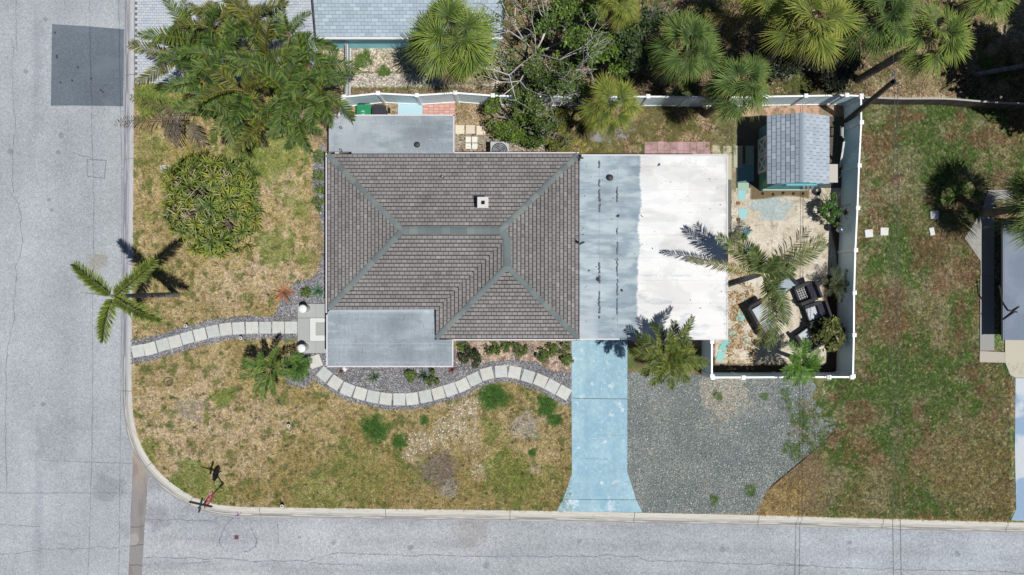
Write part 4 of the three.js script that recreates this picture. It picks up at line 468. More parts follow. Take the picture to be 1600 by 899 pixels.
  // white bits and pieces along the right wall
  const sc = thing('ladder', 'white folded ladder and slats leaning on the right wall of the shed', 'ladder', W(1288, 230)); const lx = X(1306), wm = M([236, 236, 238], .6); for (const z of [Z(208), Z(222)]) partW(sc, 'rail', new G().beam(V(lx + .2, .02, z - .3), V(lx - .35, 1.45, z + .1), .05, .03).build(), wm); for (let k = 0; k < 6; k++) { const f = .12 + k * .15; partW(sc, 'rung', new G().beam(V(lx + .2 - .55 * f, .02 + 1.43 * f, Z(208) - .3 + .4 * f), V(lx + .2 - .55 * f, .02 + 1.43 * f, Z(222) - .3 + .4 * f), .03, .03).build(), wm); }
  const pl = thing('plank', 'long white plank propped between the shed and the box', 'plank', W(1290, 250)); partW(pl, 'board', new G().beam(V(lx + .16, .1, Z(262)), V(lx - .3, 1.4, Z(232)), .1, .03).build(), wm);
}
// ---------------------------------------------------------------- small things round the house
function lathe(pts, n = 20) { return new THREE.LatheGeometry(pts.map(p => new THREE.Vector2(...p)), n); }
for (const [px, py, l] of [[472, 483, 'white cylindrical bollard at the upper corner of the porch'], [470, 545, 'white cylindrical bollard at the lower corner of the porch']]) { const t = thing('bollard', l, 'bollard', V(X(px, .8), 0, Z(py, .8)), 'white bollards at the porch corners'); part(t, 'column', lathe([[.15, 0], [.16, .03], [.155, .66]]), M([224, 224, 220], .7)); part(t, 'cap', lathe([[.155, .66], [.185, .67], [.19, .74], [.17, .79], [.08, .81], [0, .812]]), M([248, 248, 248], .5)); }
function bin(px, py, c, lid, label) { const p = W(px, py, 1.05); p.y = 0; const t = thing('wheeled_bin', label, 'bin', p); const g = new THREE.CylinderGeometry(.40, .31, .9, 4, 1).rotateY(Math.PI / 4).scale(1, 1, 1.15).translate(0, .5, 0); part(t, 'body', g.toNonIndexed(), new THREE.MeshStandardMaterial({ color: col(c), roughness: .55, flatShading: true })); const l = part(t, 'lid', mergeGeometries([rbox(0, 1.0, 0, .62, .07, .74, .03), rbox(0, 1.03, .02, .44, .06, .5, .025)].map(clean)), M(lid, .45)); part(t, 'handle', new THREE.CylinderGeometry(.02, .02, .5, 8).rotateZ(Math.PI / 2).translate(0, .95, -.43), M([30, 30, 30], .6)); for (const s of [-1, 1]) part(t, 'wheel', new THREE.CylinderGeometry(.13, .13, .06, 14).rotateZ(Math.PI / 2).translate(s * .3, .13, -.36), M([24, 24, 24], .8)); return [t, l]; }
{ const [, lid] = bin(568, 176, [20, 132, 88], [26, 148, 98], 'green wheeled bin with white mark on its lid beside the fence'); const g = new G(); for (const [a, b] of [[[-.1, -.06], [-.02, -.1]], [[-.02, -.1], [.05, -.03]], [[-.08, .06], [.02, .04]], [[.02, .04], [.06, .1]]]) g.beam(V(a[0], 1.066, a[1] + .02), V(b[0], 1.066, b[1] + .02), .03, .006); part(lid, 'printed_mark', g.build(), M([220, 232, 226], .6)); bin(591.5, 177, [40, 42, 50], [48, 50, 60], 'black wheeled bin next to the green bin'); }
{ // air conditioner
  const t = thing('air_conditioner', 'white air conditioning unit partly under the rear eave', 'air conditioner', W(781, 241)); const p = t.position, s = .82, hh = .8; const b = part(t, 'cabinet', mergeGeometries([rbox(0, hh / 2, 0, s, hh, s, .03), ...Array.from({ length: 9 }, (_, k) => rbox(0, .1 + k * .075, 0, s + .02, .018, s + .02, .004))].map(clean)), M([196, 198, 200], .5)); part(t, 'grille', (() => { const g = new G(); for (let k = 0; k < 5; k++) { const r = .08 + k * .07; for (let i = 0; i < 24; i++) { const a = i / 24 * 6.283, c = (i + 1) / 24 * 6.283; g.beam(V(Math.cos(a) * r, hh + .03, Math.sin(a) * r), V(Math.cos(c) * r, hh + .03, Math.sin(c) * r), .012, .012); } } return g.build(); })(), M([210, 212, 214], .4)); part(t, 'fan', (() => { const g = new G().disc(V(0, hh + .004, 0), .36, 24, lin([24, 26, 34])); for (let k = 0; k < 4; k++) { const a = k * 1.57; g.quad(V(0, hh + .012, 0), V(Math.cos(a) * .33, hh + .012, Math.sin(a) * .33), V(Math.cos(a + .6) * .33, hh + .02, Math.sin(a + .6) * .33), V(0, hh + .014, .01), lin([90, 100, 112])); } return g.build(); })(), VC(.5));
}
{ const t = thing('wall_lamp', 'small white floodlight under the front flat roof', 'lamp', W(538, 577)); partW(t, 'arm', new G().tube(W(536, 566, 2.3), W(537, 575, 2.3), .025, .02, 8).build(), M([230, 230, 230], .5)); partW(t, 'lamp_shade', new G().tube(W(536, 574, 2.3), W(540, 578.5, 2.24), .05, .11, 10).build(), M([240, 240, 240], .5)); }
for (const [px, py, l] of [[293.5, 509, 'small white path light above the paving from the street'], [378.5, 528, 'small white path light below the paving from the street'], [453, 664, 'small white path light in the dry lawn below the curved paving'], [443, 789, 'small white marker light by the kerb in the lower lawn']]) { const t = thing('path_light', l, 'garden light', W(px, py)); part(t, 'stake', lathe([[.02, 0], [.02, .2]], 8), M([60, 60, 62], .5)); part(t, 'lamp_head', lathe([[.02, .2], [.07, .21], [.085, .24], [.07, .26], [.04, .255]], 16), M([226, 226, 224], .5)); part(t, 'lens', lathe([[.04, .25], [0, .252]], 12), M([90, 84, 70], .3)); }
{ const t = thing('utility_box', 'grey square utility box lid in the dry grass under the palms', 'utility box', W(277, 198)); part(t, 'frame', rbox(0, .02, 0, .42, .05, .32, .01), M([120, 120, 118], .9)); part(t, 'lid', rbox(0, .035, 0, .34, .035, .24, .008), M([96, 98, 100], .9)); }
{ const t = thing('utility_box', 'pale concrete meter box lid beside the round shrub', 'utility box', W(258, 263)); part(t, 'frame', rbox(0, .02, 0, .44, .05, .3, .01), M([206, 202, 190], .9)); part(t, 'lid', rbox(.02, .035, 0, .34, .035, .2, .008), M([188, 184, 172], .9)); part(t, 'lid_knob', rbox(-.1, .055, .02, .06, .02, .06, .005), M([130, 126, 120], .9)); t.rotation.y = .15; }
{ const t = thing('metal_ring', 'rusty metal ring lying in the front lawn', 'ring', W(263, 597)); part(t, 'hoop', new THREE.TorusGeometry(.2, .018, 6, 28).rotateX(Math.PI / 2).scale(1, 1, .95).translate(0, .03, 0), M([84, 72, 68], .8)); part(t, 'inner_hoop', new THREE.TorusGeometry(.1, .014, 6, 20).rotateX(Math.PI / 2).translate(.04, .03, .04), M([84, 72, 68], .8)); }
{ const t = thing('valve_cover', 'small maroon utility cover set in the bottom street', 'cover', V(X(367.5), -.118, Z(841.5))); part(t, 'frame', rbox(0, 0, 0, .2, .02, .2, .006), M([140, 96, 110], .8)); part(t, 'lid', rbox(0, .006, 0, .14, .02, .14, .004), M([108, 56, 74], .8)); }
{ const g = new G(); const r = rngOf(17); for (let k = 0; k < 16; k++) { const a = V(X(366 + r() * 12), -.098, Z(801 + r() * 7)), b = a.clone().add(V((r() - .5) * .2, 0, (r() - .5) * .16)); g.beam(a, b, .028, .006, lin([168, 132, 176])); } const m = new THREE.Mesh(g.build(), VC(.9)); m.name = 'paint_mark'; tag(m, 'faded purple spray paint marks on the kerb near the cover', 'paint mark'); m.position.y = .012; scene.add(m); }
for (const [px, py, a, l] of [[1357, 365, .1, 'white square stone in the weeds nearest the fence'], [1381, 362, 0, 'white square stone in the weeds, second from the fence'], [1459, 336, .05, 'pale square stone in the shade of the right palm'], [1455.5, 362, .2, 'small white stone at the lower edge of the palm shadow']]) { const t = thing('stone_slab', l, 'stone', W(px, py), 'white stones in the vacant lot'); const s = py === 362 && px > 1400 ? .6 : 1; part(t, 'stone', rbox(0, .04, 0, .36 * s, .1, .36, .02), M([232, 232, 228], .85)); if (s === 1) part(t, 'chip', rbox(.12, .05, -.1, .14, .1, .12, .02), M([222, 222, 220], .85)); t.rotation.y = a; }
{ const t = thing('globe_lamp', 'round grey glass globe on a stake in the bed by the fence', 'garden globe', V(X(1313.5, .75), 0, Z(358.5, .75))); part(t, 'stake', lathe([[.03, 0], [.025, .6]], 8), M([50, 50, 54], .5)); part(t, 'globe', new THREE.SphereGeometry(.17, 24, 16).translate(0, .75, 0), new THREE.MeshStandardMaterial({ color: col([150, 160, 172]), roughness: .12, metalness: .7 })); part(t, 'collar', lathe([[.03, .57], [.09, .58], [.08, .63]], 14), M([40, 40, 44], .5)); }
{ const t = thing('garden_hose', 'dark coiled garden hose on the ground at the shed corner', 'hose', W(1276, 298)); for (let k = 0; k < 4; k++) part(t, 'coil', new THREE.TorusGeometry(.2 - k * .035, .022, 6, 26).rotateX(Math.PI / 2).translate(.01 * k, .03 + .02 * (k % 2), 0), M([50, 54, 66], .6)); }
{ const t = thing('litter', 'crescent of white litter in the dark bed by the fence', 'litter', W(1296, 417)); part(t, 'scrap', new THREE.TorusGeometry(.13, .018, 5, 14, 2.6).rotateX(Math.PI / 2).rotateY(1.4).translate(0, .03, 0), M([214, 214, 210], .8)); }
// lean-to gate hung on the carport wall
{ const t = thing('wooden_screen', 'narrow weathered grey timber screen leaning on the carport side', 'screen', W(1141, 330)); for (let k = 0; k < 5; k++) partW(t, 'slat', new G().beam(V(X(1139 + k * 1.15, 1.2), .6, Z(287)), V(X(1139 + k * 1.15, 1.2), .6, Z(360)), .028, 1.2 - k * .04).build(), M([112, 118, 110], .9)); for (const y of [320, 345]) partW(t, 'bracket', new G().box(X(1147), .6, Z(y), .14, .1, .14).build(), M([150, 100, 60], .8)); }

// ---------------------------------------------------------------- street sign
{
  const b = W(348, 756), top = W(314.5, 791, 3.2), t = thing('street_sign', 'street corner post carrying a red stop sign and two street name blades', 'street sign', b); const q = f => b.clone().lerp(top, f); const up = top.clone().sub(b).normalize();
  partW(t, 'post', new G().tube(b, q(.98), .03, .027, 8).build(), M([96, 84, 70], .6)); partW(t, 'base_sleeve', new G().tube(b, q(.14), .05, .045, 8).build(), M([60, 60, 58], .7));
  const o = new THREE.Group(); o.position.copy(q(.73)).sub(b); o.rotation.y = -.32;
  const oct = r => { const s = new THREE.Shape(); for (let i = 0; i < 8; i++) { const a = (i + .5) / 8 * 6.28319; s[i ? 'lineTo' : 'moveTo'](Math.cos(a) * r, Math.sin(a) * r); } s.closePath(); return s; };
  const plate = (r, d, z) => new THREE.ExtrudeGeometry(oct(r), { depth: d, bevelEnabled: false }).translate(0, 0, z).rotateY(Math.PI / 2).rotateY(.32 * -1).translate(o.position.x, o.position.y, o.position.z);
  const sg = part(t, 'stop_sign', plate(.41, .006, .035), M([238, 238, 236], .5)); part(sg, 'stop_face', plate(.385, .003, .042), M([206, 30, 40], .5, { k: .92 }));
  const { FontLoader } = await import('three/addons/loaders/FontLoader.js'); const { TextGeometry } = await import('three/addons/geometries/TextGeometry.js'); const font = await new FontLoader().loadAsync('fonts/droid/droid_sans_bold.typeface.json');
  const tx = new TextGeometry('STOP', { font, size: .235, depth: .003, curveSegments: 4 }); tx.computeBoundingBox(); tx.translate(-(tx.boundingBox.max.x + tx.boundingBox.min.x) / 2, -.115, .0465).scale(.92, 1, 1).rotateY(Math.PI / 2).rotateY(-.32).translate(o.position.x, o.position.y, o.position.z); part(sg, 'lettering', tx, M([240, 240, 240], .5));
  const hb = q(.93), gm = M([34, 58, 66], .5); for (const [dx, dz, y, w] of [[1, .22, .06, .96], [-.22, 1, .26, .6]]) { const d = V(dx, 0, dz).normalize(), c = hb.clone().add(V(0, y, 0)); partW(t, 'name_blade', new G().beam(c.clone().addScaledVector(d, -w * .58), c.clone().addScaledVector(d, w * .42), .03, .16).build(), gm); } partW(t, 'blade_bracket', new G().tube(q(.92), hb.clone().add(V(0, .44, 0)), .035, .03, 8).build(), M([150, 154, 156], .4));
}
// ---------------------------------------------------------------- pole and overhead wires
{
  const b = W(1322, 190), top = W(1397, 127, 4.9), t = thing('utility_pole', 'dark leaning wooden utility pole over the fence corner', 'pole', b); partW(t, 'post', new G().tube(b, top, .13, .1, 12).build(), M([92, 82, 72], .95)); partW(t, 'insulator', new G().tube(top.clone().add(V(0, -.1, -.2)), top.clone().add(V(0, .12, -.25)), .05, .04, 8).build(), M([232, 232, 232], .4)); partW(t, 'insulator', new G().tube(top.clone().add(V(.1, -.1, .1)), top.clone().add(V(.1, .1, .1)), .05, .04, 8).build(), M([226, 226, 226], .4));
  const wire = (a, c, sag, r, l) => { const mid = a.clone().lerp(c, .5); mid.y -= sag; const m = new THREE.Mesh(new THREE.TubeGeometry(new THREE.QuadraticBezierCurve3(a, mid, c), 60, r, 5), M([90, 94, 100], .6)); m.name = numbered('overhead_wire'); tag(m, l, 'wire'); scene.add(m); };
  wire(top.clone().add(V(0, .1, -.25)), V(X(1401, 5.3), 5.3, Z(1150, 5.3)), .5, .011, 'thin overhead wire from the pole to beyond the bottom street, left strand'); wire(top.clone().add(V(.1, .1, .1)), V(X(1414, 5.4), 5.4, Z(1160, 5.4)), .3, .011, 'thin overhead wire from the pole to beyond the bottom street, right strand');
  wire(top.clone().add(V(0, .05, -.25)), V(X(1392, 5.6), 5.6, Z(-200, 5.6)), .4, .007, 'thin overhead wire from the pole towards the palms at the top'); wire(W(1312, 278, .9), W(1344, 221, 1.9), .05, .012, 'thin pale cable slung up the white fence right of the shed');
}
// ---------------------------------------------------------------- patio furniture
const wick = M([54, 54, 58], .85), wickD = M([40, 40, 44], .9), cush = M([206, 212, 220], .9), dcush = M([48, 50, 62], .95);
function chair(name, label, px, py, ang, seat, back = true) {
  const t = thing(name, label, 'chair', W(px, py), 'wicker armchairs on the sand'); t.rotation.y = ang; // faces local -x... back at +x
  const weave = (x, y, z, sx, sy, sz) => rbox(x, y, z, sx, sy, sz, .03);
  part(t, 'base', mergeGeometries([weave(0, .27, 0, .74, .16, .7), ...Array.from({ length: 5 }, (_, k) => rbox(-.372, .21 + k * .03, 0, .012, .014, .7, .004))].map(clean)), wick); for (const s of [-1, 1]) part(t, 'arm', mergeGeometries([weave(-.02, .44, s * .38, .78, .3, .13), rbox(-.02, .6, s * .38, .8, .035, .16, .015)].map(clean)), wick); const bk = weave(0, 0, 0, .12, .55, .8); bk.rotateZ(-.22); bk.translate(.42, .58, 0); part(t, 'backrest', bk, wick);
  for (const [x, z] of [[-.33, -.3], [-.33, .3], [.33, -.3], [.33, .3]]) part(t, 'leg', new THREE.CylinderGeometry(.025, .02, .2, 8).translate(x, .1, z), wickD);
  if (seat === 'lattice') { const g = new G(); for (let k = 0; k < 6; k++) { g.box(-.28 + k * .11, .37, 0, .025, .02, .58, lin([190, 190, 186])); g.box(0, .372, -.27 + k * .108, .6, .02, .025, lin([190, 190, 186])); } part(t, 'seat_webbing', g.build(), VC(.8)); } else part(t, 'seat_cushion', rbox(-.06, .41, 0, .58, .12, .58, .04), cush);
  if (back) { const c = rbox(0, 0, 0, .34, .15, .62, .05); c.rotateZ(-.1); c.translate(.27, .55, 0); part(t, 'back_cushion', c, dcush); } return t;
}
chair('wicker_armchair', 'black wicker armchair without seat cushion, webbing showing, nearest the tall palm trunk', 1252, 458, .38, 'lattice');
chair('wicker_armchair', 'black wicker armchair with white seat cushion beside the fence bed', 1267, 488, .33, 'cushion');
chair('wicker_armchair', 'black wicker armchair with white cushion behind the small bright palm', 1255, 527, -.95, 'cushion', false);
{ const t = thing('wicker_sofa', 'black wicker corner sofa with pale cushion half under the drooping frond', 'sofa', W(1186, 497)); t.rotation.y = -1.05; part(t, 'base', rbox(0, .25, 0, 1.5, .2, .75, .03), wick); part(t, 'backrest', rbox(0, .5, .36, 1.56, .5, .14, .03), wick); part(t, 'arm', rbox(-.74, .44, -.04, .14, .38, .8, .03), wick); part(t, 'seat_cushion', rbox(.02, .41, -.06, 1.2, .13, .6, .04), cush); for (const [x, z] of [[-.7, -.3], [.7, -.3], [-.7, .3], [.7, .3]]) part(t, 'leg', new THREE.CylinderGeometry(.025, .02, .16, 8).translate(x, .08, z), wickD); }
{ const t = thing('lounge_chair', 'folding lounge chair with pale blue sling under the palm crown', 'chair', W(1219, 450)); t.rotation.y = .75; part(t, 'sling', new G().quad(V(-.5, .34, -.24), V(-.5, .34, .24), V(.1, .3, .24), V(.1, .3, -.24)).quad(V(.1, .3, -.24), V(.1, .3, .24), V(.5, .62, .24), V(.5, .62, -.24)).build(), M([190, 206, 216], .8)); for (const s of [-1, 1]) part(t, 'side_rail', new G().beam(V(-.55, .35, s * .27), V(.1, .31, s * .27), .04, .04).beam(V(.1, .31, s * .27), V(.55, .66, s * .27), .04, .04).build(), wickD); for (const [x, z] of [[-.45, -.26], [-.45, .26], [.2, -.26], [.2, .26]]) part(t, 'leg', new THREE.CylinderGeometry(.02, .02, .33, 6).translate(x, .16, z), wickD); part(t, 'head_rest', rbox(.5, .66, 0, .14, .07, .5, .03), dcush); }

// ---------------------------------------------------------------- vegetation
const leafM = (rough = 0.55) => new THREE.MeshPhysicalMaterial({ vertexColors: true, roughness: rough, side: THREE.DoubleSide, transmission: 0.1, thickness: 0 });
const barkM = M([140, 126, 112], 0.95), barkG = M([150, 146, 140], 0.95);
// feather frond growing along +z from the origin
function pinnate({ len = 2, n = 34, leaf = .4, w = .03, el = .6, droop = 1.2, lift = .1, hang = .25, fox = false, c0 = [70, 96, 36], c1 = [120, 140, 58], rc = [150, 150, 80], seed = 1, pet = .12, gap = 0, turn = null }) {
  const g = new G(), r = rngOf(seed), N = 26, P = [V(0, 0, 0)], T = []; let p = V(0, 0, 0); let bend = (r() - .5) * .5; if (turn !== null) bend = turn;
  for (let i = 0; i <= N; i++) { const t = i / N, a = el - droop * Math.pow(t, 1.25), b = bend * t; const d = V(Math.sin(b) * Math.cos(a), Math.sin(a), Math.cos(b) * Math.cos(a)); T.push(d); p = p.clone().addScaledVector(d, len / N); P.push(p); }
  const at = t => { const f = clamp(t, 0, .9999) * N, i = Math.floor(f); return [P[i].clone().lerp(P[i + 1], f - i), T[i]]; };
  for (let i = 0; i < N; i += 2) g.tube(P[i], P[Math.min(N, i + 2)], .02 * (1 - i / N) * len / 2 + .004, .02 * (1 - (i + 2) / N) * len / 2 + .003, 3, lin(rc));
  for (let k = 0; k < n; k++) for (const s of fox ? [-1, 1, -.45, .45] : [-1, 1]) {
    if (r() < gap) continue; const t = pet + (1 - pet) * (k + r() * .7) / n, [o, d] = at(t); const S = V(0, 1, 0).cross(d).normalize(), U = d.clone().cross(S);
    const prof = Math.pow(Math.sin(Math.PI * (.14 + .8 * (t - pet) / (1 - pet))), .6), l = leaf * prof * (.8 + .4 * r()), fw = .45 + .75 * t + (r() - .5) * .25; const up = fox ? (Math.abs(s) < 1 ? .95 : .1) + (r() - .5) * .5 : lift + (r() - .5) * .16;
    const dir = S.clone().multiplyScalar(Math.sign(s) * Math.cos(fw * .8) * (Math.abs(s) < 1 ? .5 : 1)).addScaledVector(d, Math.sin(fw * .8)).addScaledVector(U, up).normalize(); const wd = d.clone().addScaledVector(U, (r() - .5) * .8).normalize().multiplyScalar(w * .5);
    const m = o.clone().addScaledVector(dir, l * .55), e = o.clone().addScaledVector(dir, l); m.y -= hang * l * .12; e.y -= hang * l * (.4 + .5 * r()); const kk = r(), ca = lin(mul(mix(c0, c1, kk * .6), .85 + .3 * r())), cb = lin(mix(c0, c1, .35 + kk * .65));
    g.tri(o.clone().addScaledVector(wd, .5), m.clone().add(wd), m.clone().sub(wd), ca, ca, ca).tri(o.clone().addScaledVector(wd, .5), m.clone().sub(wd), o.clone().addScaledVector(wd, -.5), ca, ca, ca).tri(m.clone().add(wd), e, m.clone().sub(wd), ca, cb, ca);
  } return g.build();
}
// fan frond: stalk, then a folded fan of narrow segments
function fan({ pet = .6, R = .75, n = 17, el = .5, droop = .8, c0 = [66, 96, 34], c1 = [140, 158, 66], seed = 1, w = .05, spread = 2.25 }) {
  const g = new G(), r = rngOf(seed); let p = V(0, 0, 0), a = el; for (let i = 0; i < 5; i++) { const q = p.clone().add(V(0, Math.sin(a) * pet / 5, Math.cos(a) * pet / 5)); g.tube(p, q, .017, .015, 3, lin([130, 140, 70])); p = q; a -= droop / 6; }
  const d = V(0, Math.sin(a), Math.cos(a)), S = V(1, 0, 0), U = d.clone().cross(S); if (U.y < 0) U.negate();
  for (let k = -n; k <= n; k++) { const f = k / n, ph = f * spread + (r() - .5) * .06, L = R * (1 - .34 * Math.abs(f)) * (.88 + .22 * r()); const dir = d.clone().multiplyScalar(Math.cos(ph)).addScaledVector(S, Math.sin(ph)).addScaledVector(U, .12 + .35 * Math.abs(Math.sin(ph)) * (f * f) + (r() - .5) * .16).normalize(); const side = dir.clone().cross(U).normalize().multiplyScalar(w * .5 * (.8 + .4 * r()));
    const b = p.clone().addScaledVector(d, .05 * (1 - Math.abs(f))), m = b.clone().addScaledVector(dir, L * .5), e = b.clone().addScaledVector(dir, L); m.y -= L * .03; e.y -= L * (.16 + .24 * r()); const k1 = r(), ca = lin(mul(mix(c0, c1, .06 + k1 * .24), .8 + .3 * r())), cb = lin(mix(c0, c1, .2 + k1 * .55)), ce = lin(mix(mix(c0, c1, 1), [170, 160, 96], r() * .5));
    const mu = m.clone().addScaledVector(U, .012); g.tri(b, m.clone().add(side), mu, ca, cb, cb).tri(b, mu, m.clone().sub(side), ca, cb, cb).tri(m.clone().add(side), e, mu, cb, ce, cb).tri(mu, e, m.clone().sub(side), cb, ce, cb); }
  return g.build();
}
function trunkGeo(a, b, r0, r1, seed = 1, rings = 14) { const r = rngOf(seed), g = new G(); for (let i = 0; i < rings; i++) { const f = i / rings, h = (i + 1) / rings, q = r0 + (r1 - r0) * f; const p0 = a.clone().lerp(b, f), p1 = a.clone().lerp(b, h); const k = .75 + .5 * r(); g.tube(p0, p1, q * 1.06, q * .95, 9, [k, k, k]); } return g.build(); }
const trunkMat = (c) => new THREE.MeshStandardMaterial({ color: col(c), vertexColors: true, roughness: .95, side: THREE.DoubleSide });
const trunkSabal = trunkMat([134, 122, 108]), trunkGrey = trunkMat([150, 146, 142]), trunkDark = trunkMat([96, 84, 74]);
const lm = [leafM(.6), leafM(.68), leafM(.75)];

// cabbage palms
const fanSets = [[42, 72, 18, 172, 194, 72], [34, 64, 22, 142, 172, 70], [60, 86, 18, 192, 196, 74]].map((c, s) => [1.42, 1.0, .65, .3, 0, -.35].map((el, i) => [0, 1].map(j => fan({ el, droop: .9, pet: .74, R: .9, n: 16, w: .04, seed: 100 + s * 20 + i * 2 + j, c0: c.slice(0, 3), c1: mix(c.slice(3), [120, 128, 60], i > 3 ? .4 : 0), spread: 1.65 + .25 * j }))));
const deadFan = [0, 1, 2].map(k => fan({ el: -.35 - .25 * k, droop: .5, pet: .7, R: .8, n: 12, w: .04, c0: [96, 80, 58], c1: [170, 150, 112], seed: 190 + k, spread: 1.2 }));
function sabal(px, py, h, rad, label, set, seed, nF = 38, base) {
  const top = W(px, py, h), b = base || V(top.x, 0, top.z), t = thing('cabbage_palm', label, 'palm tree', b, 'cabbage palms behind and along the fence'); const r = rngOf(seed), sc = rad / 1.42;
  partW(t, 'trunk', trunkGeo(b, top, .17, .15, seed), trunkSabal);
  for (let i = 0; i < nF; i++) { if (r() < .14) continue; const f = (i + .5) / nF, li = Math.min(5, Math.floor(f * 6)), g = fanSets[set][li][i % 2]; const m = part(t, 'frond', g, lm[Math.floor(r() * 3)]); m.position.set(top.x - b.x, h - .1 - f * .2, top.z - b.z); m.rotation.set(0, i * 2.39996 + (r() - .5) * .9, 0); m.rotateX((r() - .5) * .5); m.rotateZ((r() - .5) * .9); m.scale.setScalar(sc * (.76 + .36 * r())); }
  for (let i = 0, nd = 3 + Math.floor(r() * 5); i < nd; i++) { const m = part(t, 'dead_frond', deadFan[i % 3], lm[2]); m.position.set(top.x - b.x, h - .32, top.z - b.z); m.rotation.set(0, r() * 6.28, 0); m.rotateZ((r() - .5) * 1.0); m.scale.setScalar(sc * (.75 + .4 * r())); }
  const hub = new G(); for (let i = 0; i < 14; i++) { const a = r() * 6.28, q = .1 + r() * .12; hub.tube(top.clone().add(V(Math.cos(a) * .08, -.3, Math.sin(a) * .08)), top.clone().add(V(Math.cos(a) * q * 2.2, .05 - r() * .2, Math.sin(a) * q * 2.2)), .02, .014, 3, lin(mix([160, 150, 84], [120, 124, 60], r()))); } partW(t, 'boot_stubs', hub.build(), VC(.9)); return t;
}
sabal(705, 60, 5.0, 1.72, 'large round yellow green cabbage palm in front of the pale blue house', 0, 201, 52);
sabal(1076, 74, 4.8, 1.42, 'dark green cabbage palm behind the fence, left of the thin yellow palm', 1, 202, 44);
sabal(955, 162, 3.6, 1.22, 'yellow tipped cabbage palm leaning over the fence above the gravel crescent', 2, 203, 30);
sabal(1160, 130, 4.8, 1.5, 'cabbage palm overhanging the fence left of the shed', 1, 204, 34);
sabal(1268, 32, 6.0, 1.62, 'broad cabbage palm above the shed at the top edge', 2, 205, 36);
sabal(1374, 24, 6.0, 1.5, 'dark cabbage palm directly above the fence corner at the top edge', 1, 206, 46);
sabal(1460, 54, 5.6, 1.5, 'cabbage palm standing right of the fence corner with open crown', 0, 207, 26);
sabal(968, 0, 4.6, 1.0, 'yellowish cabbage palm cut off by the top edge above the leafy tree', 2, 208, 26);
sabal(1642, 318, 3.9, 1.8, 'cabbage palm at the right edge over the low outbuilding', 1, 209, 28);
sabal(1548, -14, 5.0, 1.2, 'cabbage palm cut off by the top right edge of the photo', 0, 210, 28);
sabal(1205, -18, 5.0, 1.3, 'cabbage palm mostly above the top edge, left of the broad one', 2, 211, 28);

// feather palms: azimuth in degrees (0 = right, 90 = down in the photo), elevation, length, droop
function feather(name, label, cat, base, top, r0, r1, tm, list, opt, seed, grp) {
  const t = thing(name, label, cat, base, grp); const r = rngOf(seed); partW(t, 'trunk', trunkGeo(base, top, r0, r1, seed), tm); const cache = {};
  list.forEach(([az, el, len, droop, extra], i) => { const key = [el, len, droop, JSON.stringify(extra || 0), i % 3].join(); const g = cache[key] || (cache[key] = pinnate({ ...opt, el, len, droop, seed: seed + i, ...(extra || {}) })); const m = part(t, extra && extra.dead ? 'dead_frond' : 'frond', g, lm[i % 3]); const a = az * Math.PI / 180; m.position.copy(top).sub(base).add(V(0, (r() - .5) * .06, 0)); m.rotation.set(0, Math.atan2(Math.cos(a), Math.sin(a)), 0); m.rotateZ((r() - .5) * .3); }); return t;
}
feather('foxtail_palm', 'slim palm with four thick plume fronds leaning over the left street kerb', 'palm tree', W(277, 460.5), W(176, 463, 5.7), .125, .07, trunkGrey, [[222, .22, 1.78, .25], [-36, .12, 2.05, .35], [33, .1, 1.98, .3], [107, .1, 1.78, .55]], { n: 64, leaf: .44, w: .05, fox: true, hang: .2, c0: [84, 104, 30], c1: [168, 182, 76], pet: .06 }, 301);
{ const t = scene.children[scene.children.length - 1]; const top = W(176, 463, 5.7), b = t.position; partW(t, 'spear_leaf', new G().tube(top, W(125, 457, 6.1), .03, .006, 5).build(), M([120, 120, 78], .7)); partW(t, 'crownshaft', new G().tube(b.clone().lerp(top, .84), top, .075, .06, 10).build(), M([104, 116, 84], .6)); }
feather('coconut_palm', 'tall palm in the back yard with long drooping fronds over the carport', 'palm tree', V(X(1200, 4.4) - .3, 0, Z(425, 4.4) + .5), W(1190, 428, 4.5), .15, .1, trunkGrey,
  [[-22, .3, 2.8, .7, { turn: .12 }], [-42, .4, 2.5, .6, { gap: .5, c0: [60, 52, 36], c1: [100, 90, 60], hang: .8, turn: .1 }], [-31, .34, 2.7, .5, { gap: .2, c0: [70, 80, 28], c1: [178, 176, 90], turn: .05 }], [188, .2, 3.0, .45, { leaf: .34, gap: .15, c0: [96, 96, 40], c1: [160, 150, 80], turn: -.1 }], [212, .45, 2.4, .6, { turn: -.2 }], [226, .55, 2.1, .5, { gap: .25, turn: -.2 }], [248, .85, 1.5, .5], [58, .32, 3.1, .85, { turn: -.95 }], [70, .25, 3.05, .95, { turn: -.75, c0: [80, 86, 28], c1: [176, 172, 84] }], [52, .6, 2.2, 1.0, { turn: -.6 }], [275, 1.2, 1.2, .5], [-8, .7, 1.2, .9, { gap: .3 }]], { n: 66, leaf: .5, w: .046, hang: .35, lift: .3, c0: [44, 66, 22], c1: [156, 168, 74], rc: [150, 156, 84] }, 302);
feather('feather_palm', 'bushy palm over the joint of driveway and gravel beside the carport', 'palm tree', W(1060, 556), W(1043, 556, 3.9), .12, .08, trunkGrey, [...Array.from({ length: 20 }, (_, i) => [i * 137.5 + 10, [1.0, .75, .5, .3, .15][i % 5], [1.15, 1.4, 1.6, 1.65, 1.5][i % 5], [1.1, 1.4, 1.7, 1.9, 1.6][i % 5]]), [-52, .5, 1.9, .8], [-68, .7, 1.6, .6], [8, .3, 1.9, 1.1], [20, .2, 1.9, 1.3]], { n: 32, leaf: .34, w: .06, hang: .3, lift: .4, c0: [46, 66, 16], c1: [172, 180, 56], rc: [150, 140, 80] }, 303);
